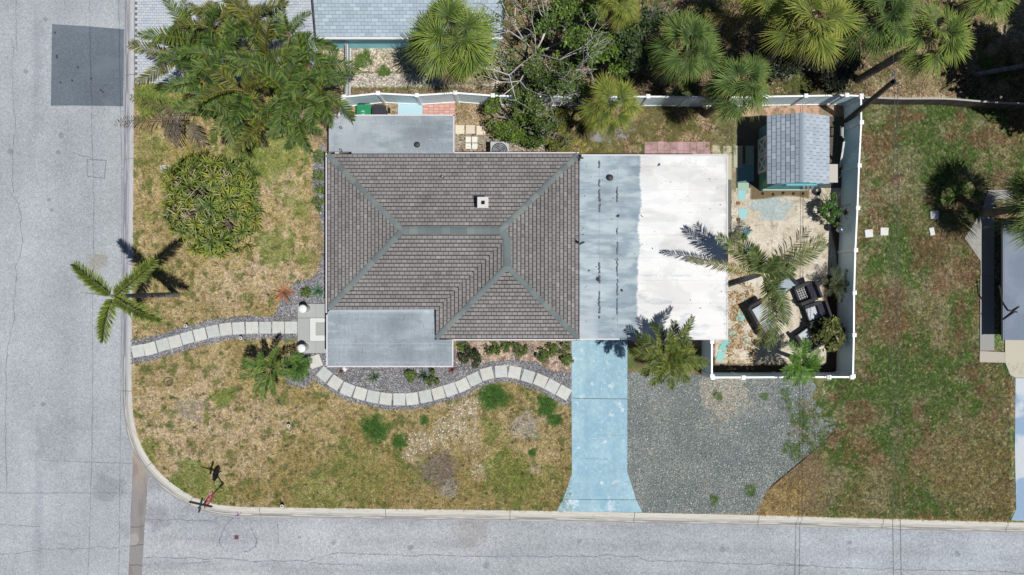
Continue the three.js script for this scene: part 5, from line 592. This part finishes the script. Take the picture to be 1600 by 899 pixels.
feather('feather_palm', 'small bright green palm with arching fronds in the front lawn by the porch', 'palm tree', W(426, 582), W(421, 577, 1.45), .1, .08, trunkDark, [[-60, .8, 1.35, .9], [-22, .6, 1.5, .9], [12, .4, 1.0, .7], [178, .4, 1.3, .9], [212, .8, 1.2, 1.0], [158, .25, 1.4, .7], [128, .4, 1.25, .9], [100, .5, 1.5, 1.1], [74, .4, 1.15, .9], [250, 1.0, 1.0, .9], [195, .1, 1.3, .5]], { n: 30, leaf: .3, w: .05, hang: .2, lift: .45, c0: [46, 80, 18], c1: [164, 184, 66], pet: .2 }, 304);
feather('feather_palm', 'small bright green palm at the bottom fence of the sandy back yard', 'palm tree', W(1243, 560), W(1250, 566, 1.9), .1, .08, trunkDark, Array.from({ length: 15 }, (_, i) => [i * 137.5, [1.0, .7, .45, .2][i % 4], [.8, 1.0, 1.1, 1.05][i % 4], [.9, 1.1, 1.2, 1.0][i % 4]]), { n: 26, leaf: .3, w: .05, hang: .2, lift: .45, c0: [44, 88, 18], c1: [150, 190, 60], pet: .15 }, 305);
feather('feather_palm', 'thin yellow brown palm between two cabbage palms at the top edge', 'palm tree', V(X(1138, 2.6), 0, Z(26, 2.6)), W(1138, 26, 2.6), .07, .05, trunkGrey, [[88, .2, 1.05, .7], [178, .3, .95, .7], [10, .3, 1.05, .8], [-60, .6, 1.0, .6], [-100, .7, 1.1, .6], [40, .5, .8, 1.1], [150, .5, .7, 1.1]], { n: 26, leaf: .26, w: .03, hang: .6, c0: [112, 100, 34], c1: [178, 150, 60] }, 306);
// clumping palms at the top left: several stems
{
  const crowns = [[296, 62, 3.6], [330, 44, 4.0], [392, 38, 4.4], [452, 56, 4.2], [352, 92, 4.6], [418, 96, 4.8], [482, 104, 4.2], [318, 128, 4.2], [380, 142, 4.6], [446, 150, 4.6], [500, 140, 3.8], [352, 176, 3.8], [410, 188, 4.0], [466, 190, 3.6], [278, 88, 3.0], [300, 96, 3.4], [365, 20, 3.7]];
  const b = W(385, 150); const t = thing('areca_palm', 'large clump of olive green feather palms beside the left street', 'palm tree', b); const sets = [0, 1, 2].map(s => [1.1, .8, .5, .2, -.1].map((el, i) => [0, 1].map(j => pinnate({ el, len: 1.55 + .12 * (i % 3) + j * .2, droop: 1.05 + .25 * j, n: 44, leaf: .42, w: .052, hang: .35, lift: .42, c0: [[36, 60, 10], [48, 60, 12], [28, 54, 12]][s], c1: [[172, 192, 58], [190, 184, 60], [152, 186, 58]][s], rc: [150, 130, 60], seed: 400 + s * 20 + i * 2 + j })))); const dead = [0, 1, 2].map(k => pinnate({ el: -.5, len: 1.5, droop: .8, n: 16, leaf: .4, w: .03, hang: 1, c0: [110, 96, 80], c1: [170, 156, 140], rc: [150, 130, 110], seed: 480 + k, gap: .3 }));
  const r = rngOf(44); for (const [px, py, h] of crowns) { const top = W(px, py, h), foot = top.clone().lerp(b, .45); foot.y = 0; partW(t, 'trunk', trunkGeo(foot, top, .08, .055, px), trunkGrey); const n = 8, a0 = r() * 6.28, s = Math.floor(r() * 3); for (let i = 0; i < n; i++) { const m = part(t, 'frond', sets[(s + (i % 4 === 0)) % 3][i % 5][i % 2], lm[i % 3]); m.position.copy(top).sub(b); m.rotation.set(0, a0 + i * 2.39996 + (r() - .5) * .4, 0); m.rotateX((r() - .5) * .5); m.rotateZ((r() - .5) * 1.1); m.scale.setScalar(.72 + .42 * r()); } for (let i = 0; i < 3; i++) { const m = part(t, 'dead_frond', dead[i], lm[2]); m.position.copy(top).sub(b); m.position.y -= .25; m.rotation.y = r() * 6.28; } }
  // dry hanging fronds out to the left
  for (const [px, py, h, az, len, dr, c] of [[285, 186, 1.9, 176, 3.1, .75, [[96, 78, 60], [150, 120, 84]]], [292, 176, 2.2, 192, 2.6, .7, [[84, 90, 40], [150, 130, 70]]], [300, 178, 2.0, 178, 1.7, .9, [[120, 110, 100], [170, 160, 150]]], [290, 190, 1.7, 160, 1.3, 1.2, [[80, 70, 62], [140, 130, 120]]], [280, 192, 1.5, 120, 1.0, 1.2, [[90, 80, 70], [150, 140, 126]]], [296, 190, 1.6, 75, 1.1, 1.2, [[90, 80, 70], [150, 140, 126]]]]) { const m = part(t, 'dead_frond', pinnate({ el: .25, len, droop: dr, n: 26, leaf: .5, w: .045, hang: .9, c0: c[0], c1: c[1], rc: [110, 90, 70], seed: px + az, gap: .12 }), lm[2]); m.position.copy(W(px, py, h)).sub(b); const a = az * Math.PI / 180; m.rotation.y = Math.atan2(Math.cos(a), Math.sin(a)); }
}
// strap leaf rosettes
function rosette({ n = 16, L = .5, w = .05, c0 = [86, 110, 34], c1 = [170, 180, 70], arch = 1.1, el = 1.15, seed = 1 }) { const g = new G(), r = rngOf(seed); for (let i = 0; i < n; i++) { const a = i * 2.39996, f = i / n, e0 = el - f * .9 + (r() - .5) * .3, l = L * (.7 + .45 * r()); const D = V(Math.cos(a), 0, Math.sin(a)), Sd = V(-Math.sin(a), 0, Math.cos(a)); let p = V(0, 0, 0), q = e0; const k = r(); let pw = w * .5; for (let s = 0; s < 4; s++) { const nx = p.clone().addScaledVector(D, Math.cos(q) * l / 4); nx.y += Math.sin(q) * l / 4; const nw = s === 3 ? 0 : w * .5 * [1, .95, .7][s]; const ca = lin(mul(mix(c0, c1, .15 * s + .5 * k), .85 + .25 * r())), cb = lin(mix(c0, c1, .2 * (s + 1) + .4 * k)); g.quad(p.clone().addScaledVector(Sd, pw), nx.clone().addScaledVector(Sd, nw), nx.clone().addScaledVector(Sd, -nw), p.clone().addScaledVector(Sd, -pw), ca, cb); p = nx; pw = nw; q -= arch / 4; } } return g.build(); }
{ // big round screw pine
  const b = V(X(325, .9), 0, Z(318, .9)); const t = thing('screw_pine', 'large round yellow green screw pine bush in the front lawn', 'shrub', b); const R = 2.45, Hh = 2.35, r = rngOf(55); const sets = Array.from({ length: 8 }, (_, k) => rosette({ n: 15, L: .46, w: .048, el: 1.3, seed: 500 + k, c0: [[20, 42, 8], [30, 50, 8], [18, 42, 12]][k % 3], c1: [[166, 182, 60], [192, 194, 68], [148, 172, 66]][k % 3], arch: 1.5 }));
  const N = 185; for (let i = 0; i < N; i++) { const f = (i + .5) / N, ph = Math.acos(1 - f * 1.02), th = i * 2.39996; const d = V(Math.sin(ph) * Math.cos(th), Math.cos(ph), Math.sin(ph) * Math.sin(th)), q = .86 + .22 * (r() - .5) + .34 * (fbm(Math.cos(th) * 1.6 + 7, Math.sin(th) * 1.3 + ph, 2) - .4); if (r() < .12 || (fbm(d.x * 1.6 + 4, d.z * 1.6 + 9, 2) > .6 && r() < .6)) continue; const m = part(t, 'leaf_rosette', sets[Math.floor(r() * 8)], lm[i % 3]); m.position.set(d.x * R * q * (.9), .35 + d.y * (Hh - .5) * q, d.z * R * q * .93); m.quaternion.setFromUnitVectors(V(0, 1, 0), d.clone().lerp(V(0, 1, 0), .45).normalize()); m.rotateX((r() - .5) * .7); m.rotateY(r() * 6.28); m.scale.setScalar(.7 + .65 * r()); }
  const g = new G(); for (let i = 0; i < 90; i++) { const th = r() * 6.28, ph = Math.acos(1 - r() * .9), d = V(Math.sin(ph) * Math.cos(th), Math.cos(ph), Math.sin(ph) * Math.sin(th)); const e = V(d.x * R * .9, .35 + d.y * (Hh - .55), d.z * R * .88), s = V(d.x * R * .25, .3, d.z * R * .25); const mid = s.clone().lerp(e, .6).add(V((r() - .5) * .3, -.1, (r() - .5) * .3)); g.tube(s, mid, .05, .035, 5, lin([126, 116, 104])).tube(mid, e, .035, .025, 5, lin([176, 166, 150])); } for (let i = 0; i < 60; i++) { const th = r() * 6.28, q = Math.sqrt(r()) * 1.8, p = V(Math.cos(th) * q, .5 + (Hh - .7) * Math.sqrt(1 - (q / 2.3) ** 2), Math.sin(th) * q); g.beam(p, p.clone().add(V((r() - .5) * .6, .12, (r() - .5) * .6)), .035, .01, lin([182, 172, 152])); } part(t, 'stem', g.build(), VC(.95));
}
// leafy shrubs and trees: limbs dividing to twigs, leaves in loose clumps at their ends
function leafyTree(name, label, cat, px, py, h, R, o, seed, grp) {
  const { limbs = 6, depth = 3, leaves = 40, size = .07, c0 = [40, 66, 26], c1 = [104, 132, 52], bare = .1, twig = [150, 142, 136], r0 = .08, sq = 1, spreadUp = .5, clump = .22, off = [0, 0] } = o; const cen = W(px, py, h * .7), b = V(cen.x + off[0], 0, cen.z + off[1]), t = thing(name, label, cat, b, grp), r = rngOf(seed), wood = new G(), lv = new G(); const ends = [];
  const grow = (p, d, len, rad, k) => { let q = p, dd = d.clone(); for (let s = 0; s < 2; s++) { dd.add(V((r() - .5) * .5, (r() - .5) * .35, (r() - .5) * .5)).normalize(); const n = q.clone().addScaledVector(dd, len / 2); if (n.y < .05) n.y = .05 + r() * .1; if (Math.hypot(n.x + off[0], n.z + off[1]) > R * .98) return; wood.tube(q, n, rad * (1 - s * .15), rad * (.8 - s * .1), 5, lin(mul(twig, .8 + .3 * r()))); q = n; } if (k === 0) { ends.push(q); return; } const m = 2 + (r() < .55 ? 1 : 0); for (let i = 0; i < m; i++) { const nd = dd.clone().add(V((r() - .5) * 1.7, (r() - .35) * .9 * spreadUp, (r() - .5) * 1.7)).normalize(); grow(q, nd, len * (.62 + .2 * r()), rad * .62, k - 1); } if (k < depth) ends.push(q); };
  const hub = V(0, h * .32, 0).add(V(-off[0], 0, -off[1]).multiplyScalar(.6)); wood.tube(V(0, 0, 0), hub, r0 * 1.3, r0, 8, lin(mul(twig, .85))); for (let i = 0; i < limbs; i++) { const a = i / limbs * 6.28 + r() * .7; grow(hub, V(Math.cos(a), .35 + r() * spreadUp, Math.sin(a)).normalize(), R * (.42 + .18 * r()), r0 * .7, depth); } grow(hub, V(.1, 1, .1).normalize(), h * .3, r0 * .7, depth);
  for (const e of ends) { const dx = e.x + off[0], dz = e.z + off[1]; e.y = Math.min(e.y, h); if (Math.hypot(dx, dz) > R * .92) continue; const bareHere = typeof bare === 'function' ? bare(e) : bare; if (r() < bareHere) continue; const tone = r(); const nl = Math.round(leaves * (.5 + r())); for (let i = 0; i < nl; i++) { const p = e.clone().add(V((r() + r() - 1) * clump, (r() + r() - 1) * clump * .7, (r() + r() - 1) * clump)); const n = V((r() - .5) * 1.5, .8, (r() - .5) * 1.5).normalize(), u = V(r() - .5, (r() - .5) * .4, r() - .5).cross(n).normalize(), v = n.clone().cross(u), s = size * (.6 + .8 * r()); const c = lin(mul(mix(c0, c1, clamp(tone * .6 + r() * .5)), .8 + .4 * r())); const a = p.clone().addScaledVector(u, s), bb = p.clone().addScaledVector(v, s * .42), cc = p.clone().addScaledVector(u, -s * .9), d = p.clone().addScaledVector(v, -s * .42); lv.tri(a, bb, cc, c).tri(a, cc, d, mul(c, .9)); } }
  part(t, 'trunk', wood.build(), VC(.95)); if (lv.n) part(t, 'crown', lv.build(), leafM(.5)); return t;
}
const dk = { c0: [38, 64, 20], c1: [124, 154, 52] };
leafyTree('bare_tree', 'half bare grey branched tree over the fence beside the pale blue house', 'tree', 838, 62, 4.4, 3.0, { limbs: 10, depth: 4, leaves: 14, size: .055, ...dk, bare: e => e.x < .2 ? .72 : .5, twig: [226, 220, 218], r0: .045, spreadUp: .75, clump: .2 }, 601);
leafyTree('broadleaf_tree', 'dense dark green broadleaf tree behind the fence left of the gravel crescent palm', 'tree', 912, 70, 3.2, 2.2, { limbs: 8, depth: 4, leaves: 46, size: .075, c0: [40, 68, 20], c1: [132, 164, 52], bare: .1, spreadUp: .35, clump: .3 }, 602);
leafyTree('broadleaf_tree', 'dark glossy broadleaf tree at the top edge between two cabbage palms', 'tree', 1006, 34, 3.8, 2.0, { limbs: 8, depth: 4, leaves: 26, size: .08, c0: [28, 50, 22], c1: [88, 112, 56], bare: .15, spreadUp: .35, clump: .3 }, 603);
leafyTree('leafy_shrub', 'dark leafy shrub growing over the fence above the stepping stones', 'shrub', 862, 150, 2.4, 1.9, { limbs: 8, depth: 3, leaves: 50, size: .06, c0: [40, 64, 22], c1: [124, 146, 56], bare: .2, twig: [168, 162, 158], clump: .3 }, 604, 0);
leafyTree('leafy_shrub', 'round green shrub inside the fence beside the cream pavers', 'shrub', 798, 182, 1.4, 1.15, { limbs: 7, depth: 3, leaves: 46, size: .055, c0: [46, 74, 20], c1: [140, 166, 56], bare: .05, clump: .24 }, 605);
leafyTree('leafy_shrub', 'yellow green low shrub at the house wall below the dark shrub', 'shrub', 868, 205, .9, .95, { limbs: 7, depth: 3, leaves: 40, size: .05, c0: [70, 84, 30], c1: [156, 156, 66], bare: .05, clump: .2 }, 606);
leafyTree('leafy_shrub', 'green shrub in the strip between the round shrub and the gravel crescent', 'shrub', 834, 196, 1.3, .95, { limbs: 7, depth: 3, leaves: 44, size: .055, c0: [44, 70, 24], c1: [120, 142, 56], bare: .05, clump: .22 }, 612);
leafyTree('leafy_shrub', 'low dark scrub behind the fence left of the half bare tree', 'shrub', 798, 118, 1.6, 1.3, { limbs: 7, depth: 3, leaves: 12, size: .055, ...dk, bare: .5, twig: [166, 160, 156], clump: .22 }, 613);
leafyTree('leafy_shrub', 'olive leafy shrub by the right fence of the back yard', 'shrub', 1297, 521, 1.2, .72, { limbs: 9, depth: 3, leaves: 15, size: .1, c0: [44, 54, 22], c1: [150, 152, 74], bare: .12, clump: .2, twig: [120, 104, 80] }, 607);
leafyTree('leafy_shrub', 'small twiggy shrub with few green leaves by the right fence', 'shrub', 1300, 328, .9, .85, { limbs: 9, depth: 3, leaves: 34, size: .055, c0: [40, 74, 24], c1: [96, 140, 44], bare: e => Math.hypot(e.x + .15, e.z - .05) < .42 ? 0 : .97, twig: [140, 124, 116], r0: .03, clump: .14 }, 608);
feather('feather_palm', 'small dark grey green palm in the shaded bed by the right fence', 'plant', W(1304, 446), W(1306, 444, .7), .06, .05, trunkDark, Array.from({ length: 13 }, (_, i) => [i * 137.5, [1.1, .7, .4][i % 3], [.6, .8, .85][i % 3], .9]), { n: 20, leaf: .24, w: .03, hang: .3, lift: .3, c0: [34, 46, 26], c1: [110, 122, 74] }, 609);
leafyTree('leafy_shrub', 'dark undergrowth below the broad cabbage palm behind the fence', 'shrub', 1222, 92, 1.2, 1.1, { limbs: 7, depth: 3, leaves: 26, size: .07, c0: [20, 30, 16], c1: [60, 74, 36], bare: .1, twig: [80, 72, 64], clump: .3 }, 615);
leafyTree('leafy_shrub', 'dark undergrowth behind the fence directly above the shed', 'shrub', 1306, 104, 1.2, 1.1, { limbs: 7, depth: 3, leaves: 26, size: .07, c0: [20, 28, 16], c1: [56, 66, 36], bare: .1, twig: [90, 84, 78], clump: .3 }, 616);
leafyTree('oak_tree', 'broad dark tree just outside the right edge shading the woodland floor', 'tree', 1810, 50, 6.5, 4.0, { limbs: 9, depth: 4, leaves: 60, size: .17, c0: [30, 50, 22], c1: [84, 106, 46], bare: 0, clump: .6, r0: .2 }, 610);
feather('fern', 'spreading bright green fern between small palm and porch bollard', 'fern', W(466, 575), W(466, 573, .35), .05, .04, trunkDark, Array.from({ length: 30 }, (_, i) => [i * 137.5, [1.2, .9, .6, .35][i % 4], [.5, .65, .72, .72][i % 4], [1.0, 1.2, 1.0, .8][i % 4]]), { n: 22, leaf: .17, w: .035, hang: .2, lift: .25, c0: [40, 78, 20], c1: [124, 166, 56] }, 611);
leafyTree('leafy_shrub', 'dark round shrub in the tan bed under the front eave', 'shrub', 736, 559, .55, .5, { limbs: 7, depth: 2, leaves: 60, size: .045, c0: [40, 52, 30], c1: [86, 96, 54], bare: 0, clump: .14 }, 614);
for (const [px, py, rr, l] of [[722, 541, .28, 'small green plant at the corner of the front flat roof'], [770, 546, .4, 'low green plant under the front eave, second from the flat roof'], [792, 541, .3, 'small plant against the front eave above the path bend'], [815, 545, .42, 'dark green plant in the middle of the tan bed'], [848, 556, .36, 'patchy plant between the tan bed and the gravel'], [862, 548, .34, 'small bush right of the patchy plant under the eave'], [880, 541, .42, 'leafy plant at the driveway end of the tan bed'], [886, 562, .3, 'low plant touching the edge of the blue driveway'], [642, 588, .3, 'green leafy plant in the gravel above the path, middle one'], [675, 592, .42, 'low spreading green plant above the curved paving'], [499, 244, .35, 'leafy plant at the top of the left wall bed'], [497, 275, .3, 'second leafy plant down the left wall bed'], [497, 318, .42, 'larger green plant halfway along the left wall bed'], [500, 296, .25, 'small plant between two larger ones in the left wall bed'], [478, 457, .26, 'small grassy plant beside the spiky rosettes by the porch']]) leafyTree('small_plant', l, 'plant', px, py, .35, rr * .85, { limbs: 6, depth: 2, leaves: 14, size: .04, c0: [56, 76, 32], c1: [136, 156, 72], bare: .05, clump: .1, r0: .015, twig: [90, 84, 60] }, Math.round(px * 7 + py), 0);
function spiky(name, label, px, py, L, n, c0, c1, w = .07, el = .8, arch = .5) { const t = thing(name, label, 'plant', W(px, py)); part(t, 'leaf_rosette', rosette({ n, L, w, c0, c1, el, arch, seed: px }), lm[1]); part(t, 'core', lathe([[.05, 0], [.06, .06], [.02, .12], [0, .13]], 8), M(c0, .8)); }
spiky('agave', 'blue green agave rosette against the left wall near the porch', 497, 455, .42, 22, [40, 74, 52], [104, 150, 110], .075);
spiky('bromeliad', 'orange brown spiky bromeliad at the edge of the lawn near the porch', 444, 458, .58, 20, [120, 64, 36], [216, 150, 96], .07, .7, .5);
spiky('agave', 'dark green agave in the gravel below the front flat roof, left one', 585, 589, .34, 18, [34, 60, 40], [84, 118, 70], .06);
spiky('agave', 'dark green agave in the gravel below the front flat roof, right one', 660, 586, .34, 18, [30, 56, 44], [70, 108, 80], .06);
spiky('bromeliad', 'small dark red bromeliad at the right corner of the front flat roof', 706, 578, .2, 14, [90, 26, 26], [150, 60, 50], .06);
spiky('bromeliad', 'small reddish bromeliad at the left end of the front flat roof', 533, 580, .2, 12, [96, 50, 44], [150, 96, 80], .05);
spiky('yucca', 'tall spiky yucca with yellowed lower leaves by the right fence', 1313, 462, .62, 26, [74, 84, 34], [196, 170, 84], .06, .9, .8);
spiky('agave', 'small agave beside the turquoise stepping stones', 1162, 371, .28, 14, [40, 70, 34], [90, 124, 60], .06);
for (const [px, l] of [[1192, 'first'], [1208, 'second'], [1224, 'third'], [1240, 'fourth'], [1255, 'fifth']]) spiky('small_succulent', `small succulent in the bed below the shed, ${l} from the left`, px, 302 + (px % 3), .13, 12, [70, 70, 30], [150, 130, 60], .04);
{ const t = thing('fallen_log', 'long grey fallen palm trunk in the deep shade at the top right', 'log', W(1560, 112)); partW(t, 'log', trunkGeo(W(1522, 117, .15), W(1660, 92, .15), .1, .13, 9, 22), trunkGrey); const g = new G(), r = rngOf(91); for (let i = 0; i < 26; i++) { const p = W(1478 + r() * 44, 112 + r() * 22, .1), d = V((r() - .5) * 1.2, .15 * r(), (r() - .5) * .9); g.tube(p, p.clone().addScaledVector(d, .5).add(V(0, .1, 0)), .025, .02, 5, lin([130, 112, 92])).tube(p.clone().addScaledVector(d, .5).add(V(0, .1, 0)), p.clone().add(d), .02, .01, 5, lin([150, 130, 104])); } partW(t, 'root', g.build(), VC(.95)); }
{ const t = thing('dead_branch', 'bare dead palm stem leaning in the shade below the broad cabbage palm', 'branch', W(1236, 121)); partW(t, 'stem', new G().tube(W(1233, 123, .1), W(1262, 92, .9), .035, .02, 6).tube(W(1262, 92, .9), W(1284, 80, 1.3), .03, .015, 6).tube(W(1250, 105, .5), W(1258, 109, .4), .015, .01, 5).build(), M([176, 166, 156], .9)); }
// gravel crescent under the fence palm
struct('gravel_bed', sheetGeo([[912, 196], [925, 190], [960, 190], [985, 186], [996, 192], [992, 205], [978, 218], [955, 226], [935, 224], [918, 214]], 0.012, [900, 180, 1000, 230]), M([150, 152, 158], 1), 'crescent of grey gravel under the leaning cabbage palm');

// ---------------------------------------------------------------- grass, weeds, litter
const blade = (n, h, sp, seed) => { const g = new G(), r = rngOf(seed); for (let i = 0; i < n; i++) { const a = r() * 6.28, q = r() * sp, x = Math.cos(a) * q, z = Math.sin(a) * q, b = r() * 6.28, l = h * (.6 + .8 * r()), k = .7 + .6 * r(), c = [k, k, k * (.8 + .3 * r())]; g.tri(V(x - Math.sin(b) * .008, 0, z + Math.cos(b) * .008), V(x + Math.sin(b) * .008, 0, z - Math.cos(b) * .008), V(x + Math.cos(b) * l * .8, l * .7, z + Math.sin(b) * l * .8), c); } return g.build(); };
const grassMat = new THREE.MeshStandardMaterial({ vertexColors: true, roughness: 1, side: THREE.DoubleSide });
const tuft = blade(9, .075, .05, 1), tuftT = blade(12, .12, .06, 2);
const vary = (c0, r) => { const g = (c0[0] + c0[1] + c0[2]) / 3, c = mix(c0, [g, g, g], .16); return mul(mix(c, [c[0] * 1.05, c[1] * 1.06, c[2] * .88], r()), .9 + .46 * r()); };
const notBuilt = (x, y) => !inBedW(x, y) && !nearN(x, y) && !nearS(x, y) && !inPoly(BED_S, x, y);
const pl = (o, r) => { o.rotation.y = r() * 6.28; const s = .45 + r() * .65; o.scale.set(s, s * (.6 + r() * .8), s); };
scatter('grass', 'short dry and green grass blades of the front lawn', tuft, grassMat, 70000, [207, 125, 893, 800], (x, y) => inPoly(LAWN, x, y) && notBuilt(x, y) && !(x > 505 && y < 570), (x, y, r) => vary(lawnCol(x, y), r), pl, 31);
scatter('grass', 'mixed weeds and grass of the vacant lot', tuft, grassMat, 85000, [1185, 158, 1600, 818], (x, y) => inPoly(VAC, x, y) && !(x < 1310 && inPoly(DRIVE_G, x, y) && (x < 1240 || n1(x, y, .06, 4, 3) + (x - 1240) * .002 < .55)) && !(x > 1580 && y > 585) && !(x > 1530 && y > 296 && y < 566), (x, y, r) => { const c = vacantCol(x, y), green = c[1] > c[0] * 1.12; return mul(vary(green ? mix(c, [84, 124, 40], .25) : c, r), .92 + .2 * r()); }, pl, 32);
scatter('weeds', 'small dark green weeds dotted over the dry front lawn', tuftT, grassMat, 1500, [209, 225, 893, 795], (x, y) => inPoly(LAWN, x, y) && notBuilt(x, y) && !(x > 505 && y < 570) && n1(x, y, .13, 3, 88) > .6, (x, y, r) => mul([84, 98, 46], .7 + .5 * r()), pl, 43);
scatter('weeds', 'sparse weeds in the strip behind the house', tuftT, grassMat, 5200, [860, 165, 1150, 242], (x, y) => n1(x, y, .06, 4, 70) > .42, (x, y, r) => vary(mix(yardCol(x, y), [104, 112, 52], .45), r), pl, 33);
scatter('weeds', 'leaf litter and weeds on the shaded woodland floor', tuftT, grassMat, 12000, [770, 2, 1600, 150], (x, y) => n1(x, y, .05, 4, 14) > .42 && !(x > 1342 && y > 150), (x, y, r) => vary(woodCol(x, y), r), pl, 34);
scatter('weeds', 'bright green weeds in the sand beside the pale blue house', tuftT, grassMat, 500, [545, 78, 640, 128], (x, y) => blob(x, y, 570, 95, 13, .6) > .3 || blob(x, y, 599, 112, 9, .6) > .3 || blob(x, y, 573, 78, 5) > .3, (x, y, r) => vary([86, 118, 44], r), pl, 35);
scatter('weeds', 'green weeds creeping into the edge of the parking gravel', tuftT, grassMat, 1100, [1110, 598, 1290, 800], (x, y) => inPoly(DRIVE_G, x, y) && (x > 1222 && y < 720 ? n1(x, y, .07, 4, 3) > .52 : [[1120, 617, 8], [1115, 782, 9], [1174, 767, 9], [1193, 620, 6], [1177, 808, 6]].some(q => blob(x, y, ...q) > .4)), (x, y, r) => vary([90, 122, 48], r), pl, 36);
const flake = new G().quad(V(-.04, 0, -.02), V(.04, .01, -.02), V(.045, 0, .02), V(-.035, .012, .022)).build();
const lie = (o, r) => { o.position.y = .012 + r() * .02; o.rotation.set((r() - .5) * .8, r() * 6.28, (r() - .5) * .8); const s = .5 + r(); o.scale.set(s, s, s); };
scatter('leaf_litter', 'pale leaf litter and wood chips on the sand along the carport side', flake, pebMat, 1100, [1136, 420, 1178, 578], (x, y) => n1(x, y, .1, 4, 3) > .42, (x, y, r) => mul(mix([222, 198, 156], [150, 116, 80], r()), .7 + .5 * r()), lie, 37);
scatter('leaf_litter', 'brown fallen leaves on the woodland floor and in the vacant strip', flake, pebMat, 16000, [770, 0, 1600, 240], (x, y) => y < 150 && n1(x, y, .04, 4, 55) > .48, (x, y, r) => mul(mix([186, 164, 136], [110, 80, 56], r()), .7 + .6 * r()), lie, 38);
scatter('leaf_litter', 'scattered leaves in the planted strip and front soil bed', flake, pebMat, 2600, [712, 168, 1150, 240], (x, y) => n1(x, y, .08, 4, 5) > .46, (x, y, r) => mul(mix([176, 150, 120], [104, 80, 56], r()), .7 + .6 * r()), lie, 39);
scatter('leaf_litter', 'dead leaves and pale straw strewn over the vacant lot', flake, pebMat, 1500, [1350, 170, 1580, 812], (x, y) => inPoly(VAC, x, y) && n1(x, y, .06, 4, 25) > .5, (x, y, r) => mul(mix([206, 192, 172], [120, 74, 52], r()), .7 + .5 * r()), (o, r) => { lie(o, r); o.scale.multiplyScalar(.5); }, 40);
scatter('shell_chips', 'white shell chips scattered on bare patches of the front lawn', pebbleGeo, pebMat, 170, [620, 615, 860, 780], (x, y) => [[715, 655, 26], [690, 672, 18], [735, 632, 18], [658, 690, 20], [640, 712, 10], [745, 735, 12]].some(q => blob(x, y, ...q, .9, .14) > .45), (x, y, r) => mul([232, 226, 220], .8 + .3 * r()), (o, r) => { const s = .02 + r() * .025; o.position.y = .015; o.scale.set(s * 1.4, s * .5, s); o.rotation.y = r() * 6; }, 41);
scatter('leaf_litter', 'a few dead leaves lying on the white carport roof', flake, pebMat, 70, [908, 247, 1132, 526], (x, y) => n1(x, y, .04, 3, 12) > .5 || x > 1100, (x, y, r) => mul([120, 92, 62], .6 + .6 * r()), (o, r, x, y) => { lie(o, r); o.position.set(X(x, 2.58), 2.585, Z(y, 2.58)); o.scale.multiplyScalar(.55); }, 45);
scatter('shell_chips', 'coarse pale rubble in the sand beside the pale blue house', pebbleGeo, pebMat, 1000, [550, 74, 745, 110], () => true, (x, y, r) => mul([222, 208, 188], .65 + .5 * r()), (o, r) => { const s = .02 + r() * .03; o.position.y = .012; o.scale.set(s * 1.4, s * .6, s); o.rotation.y = r() * 6; }, 42);

scene.traverse(o => { if (o.isMesh) { o.castShadow = true; o.receiveShadow = true; } });
renderer.render(scene, camera);
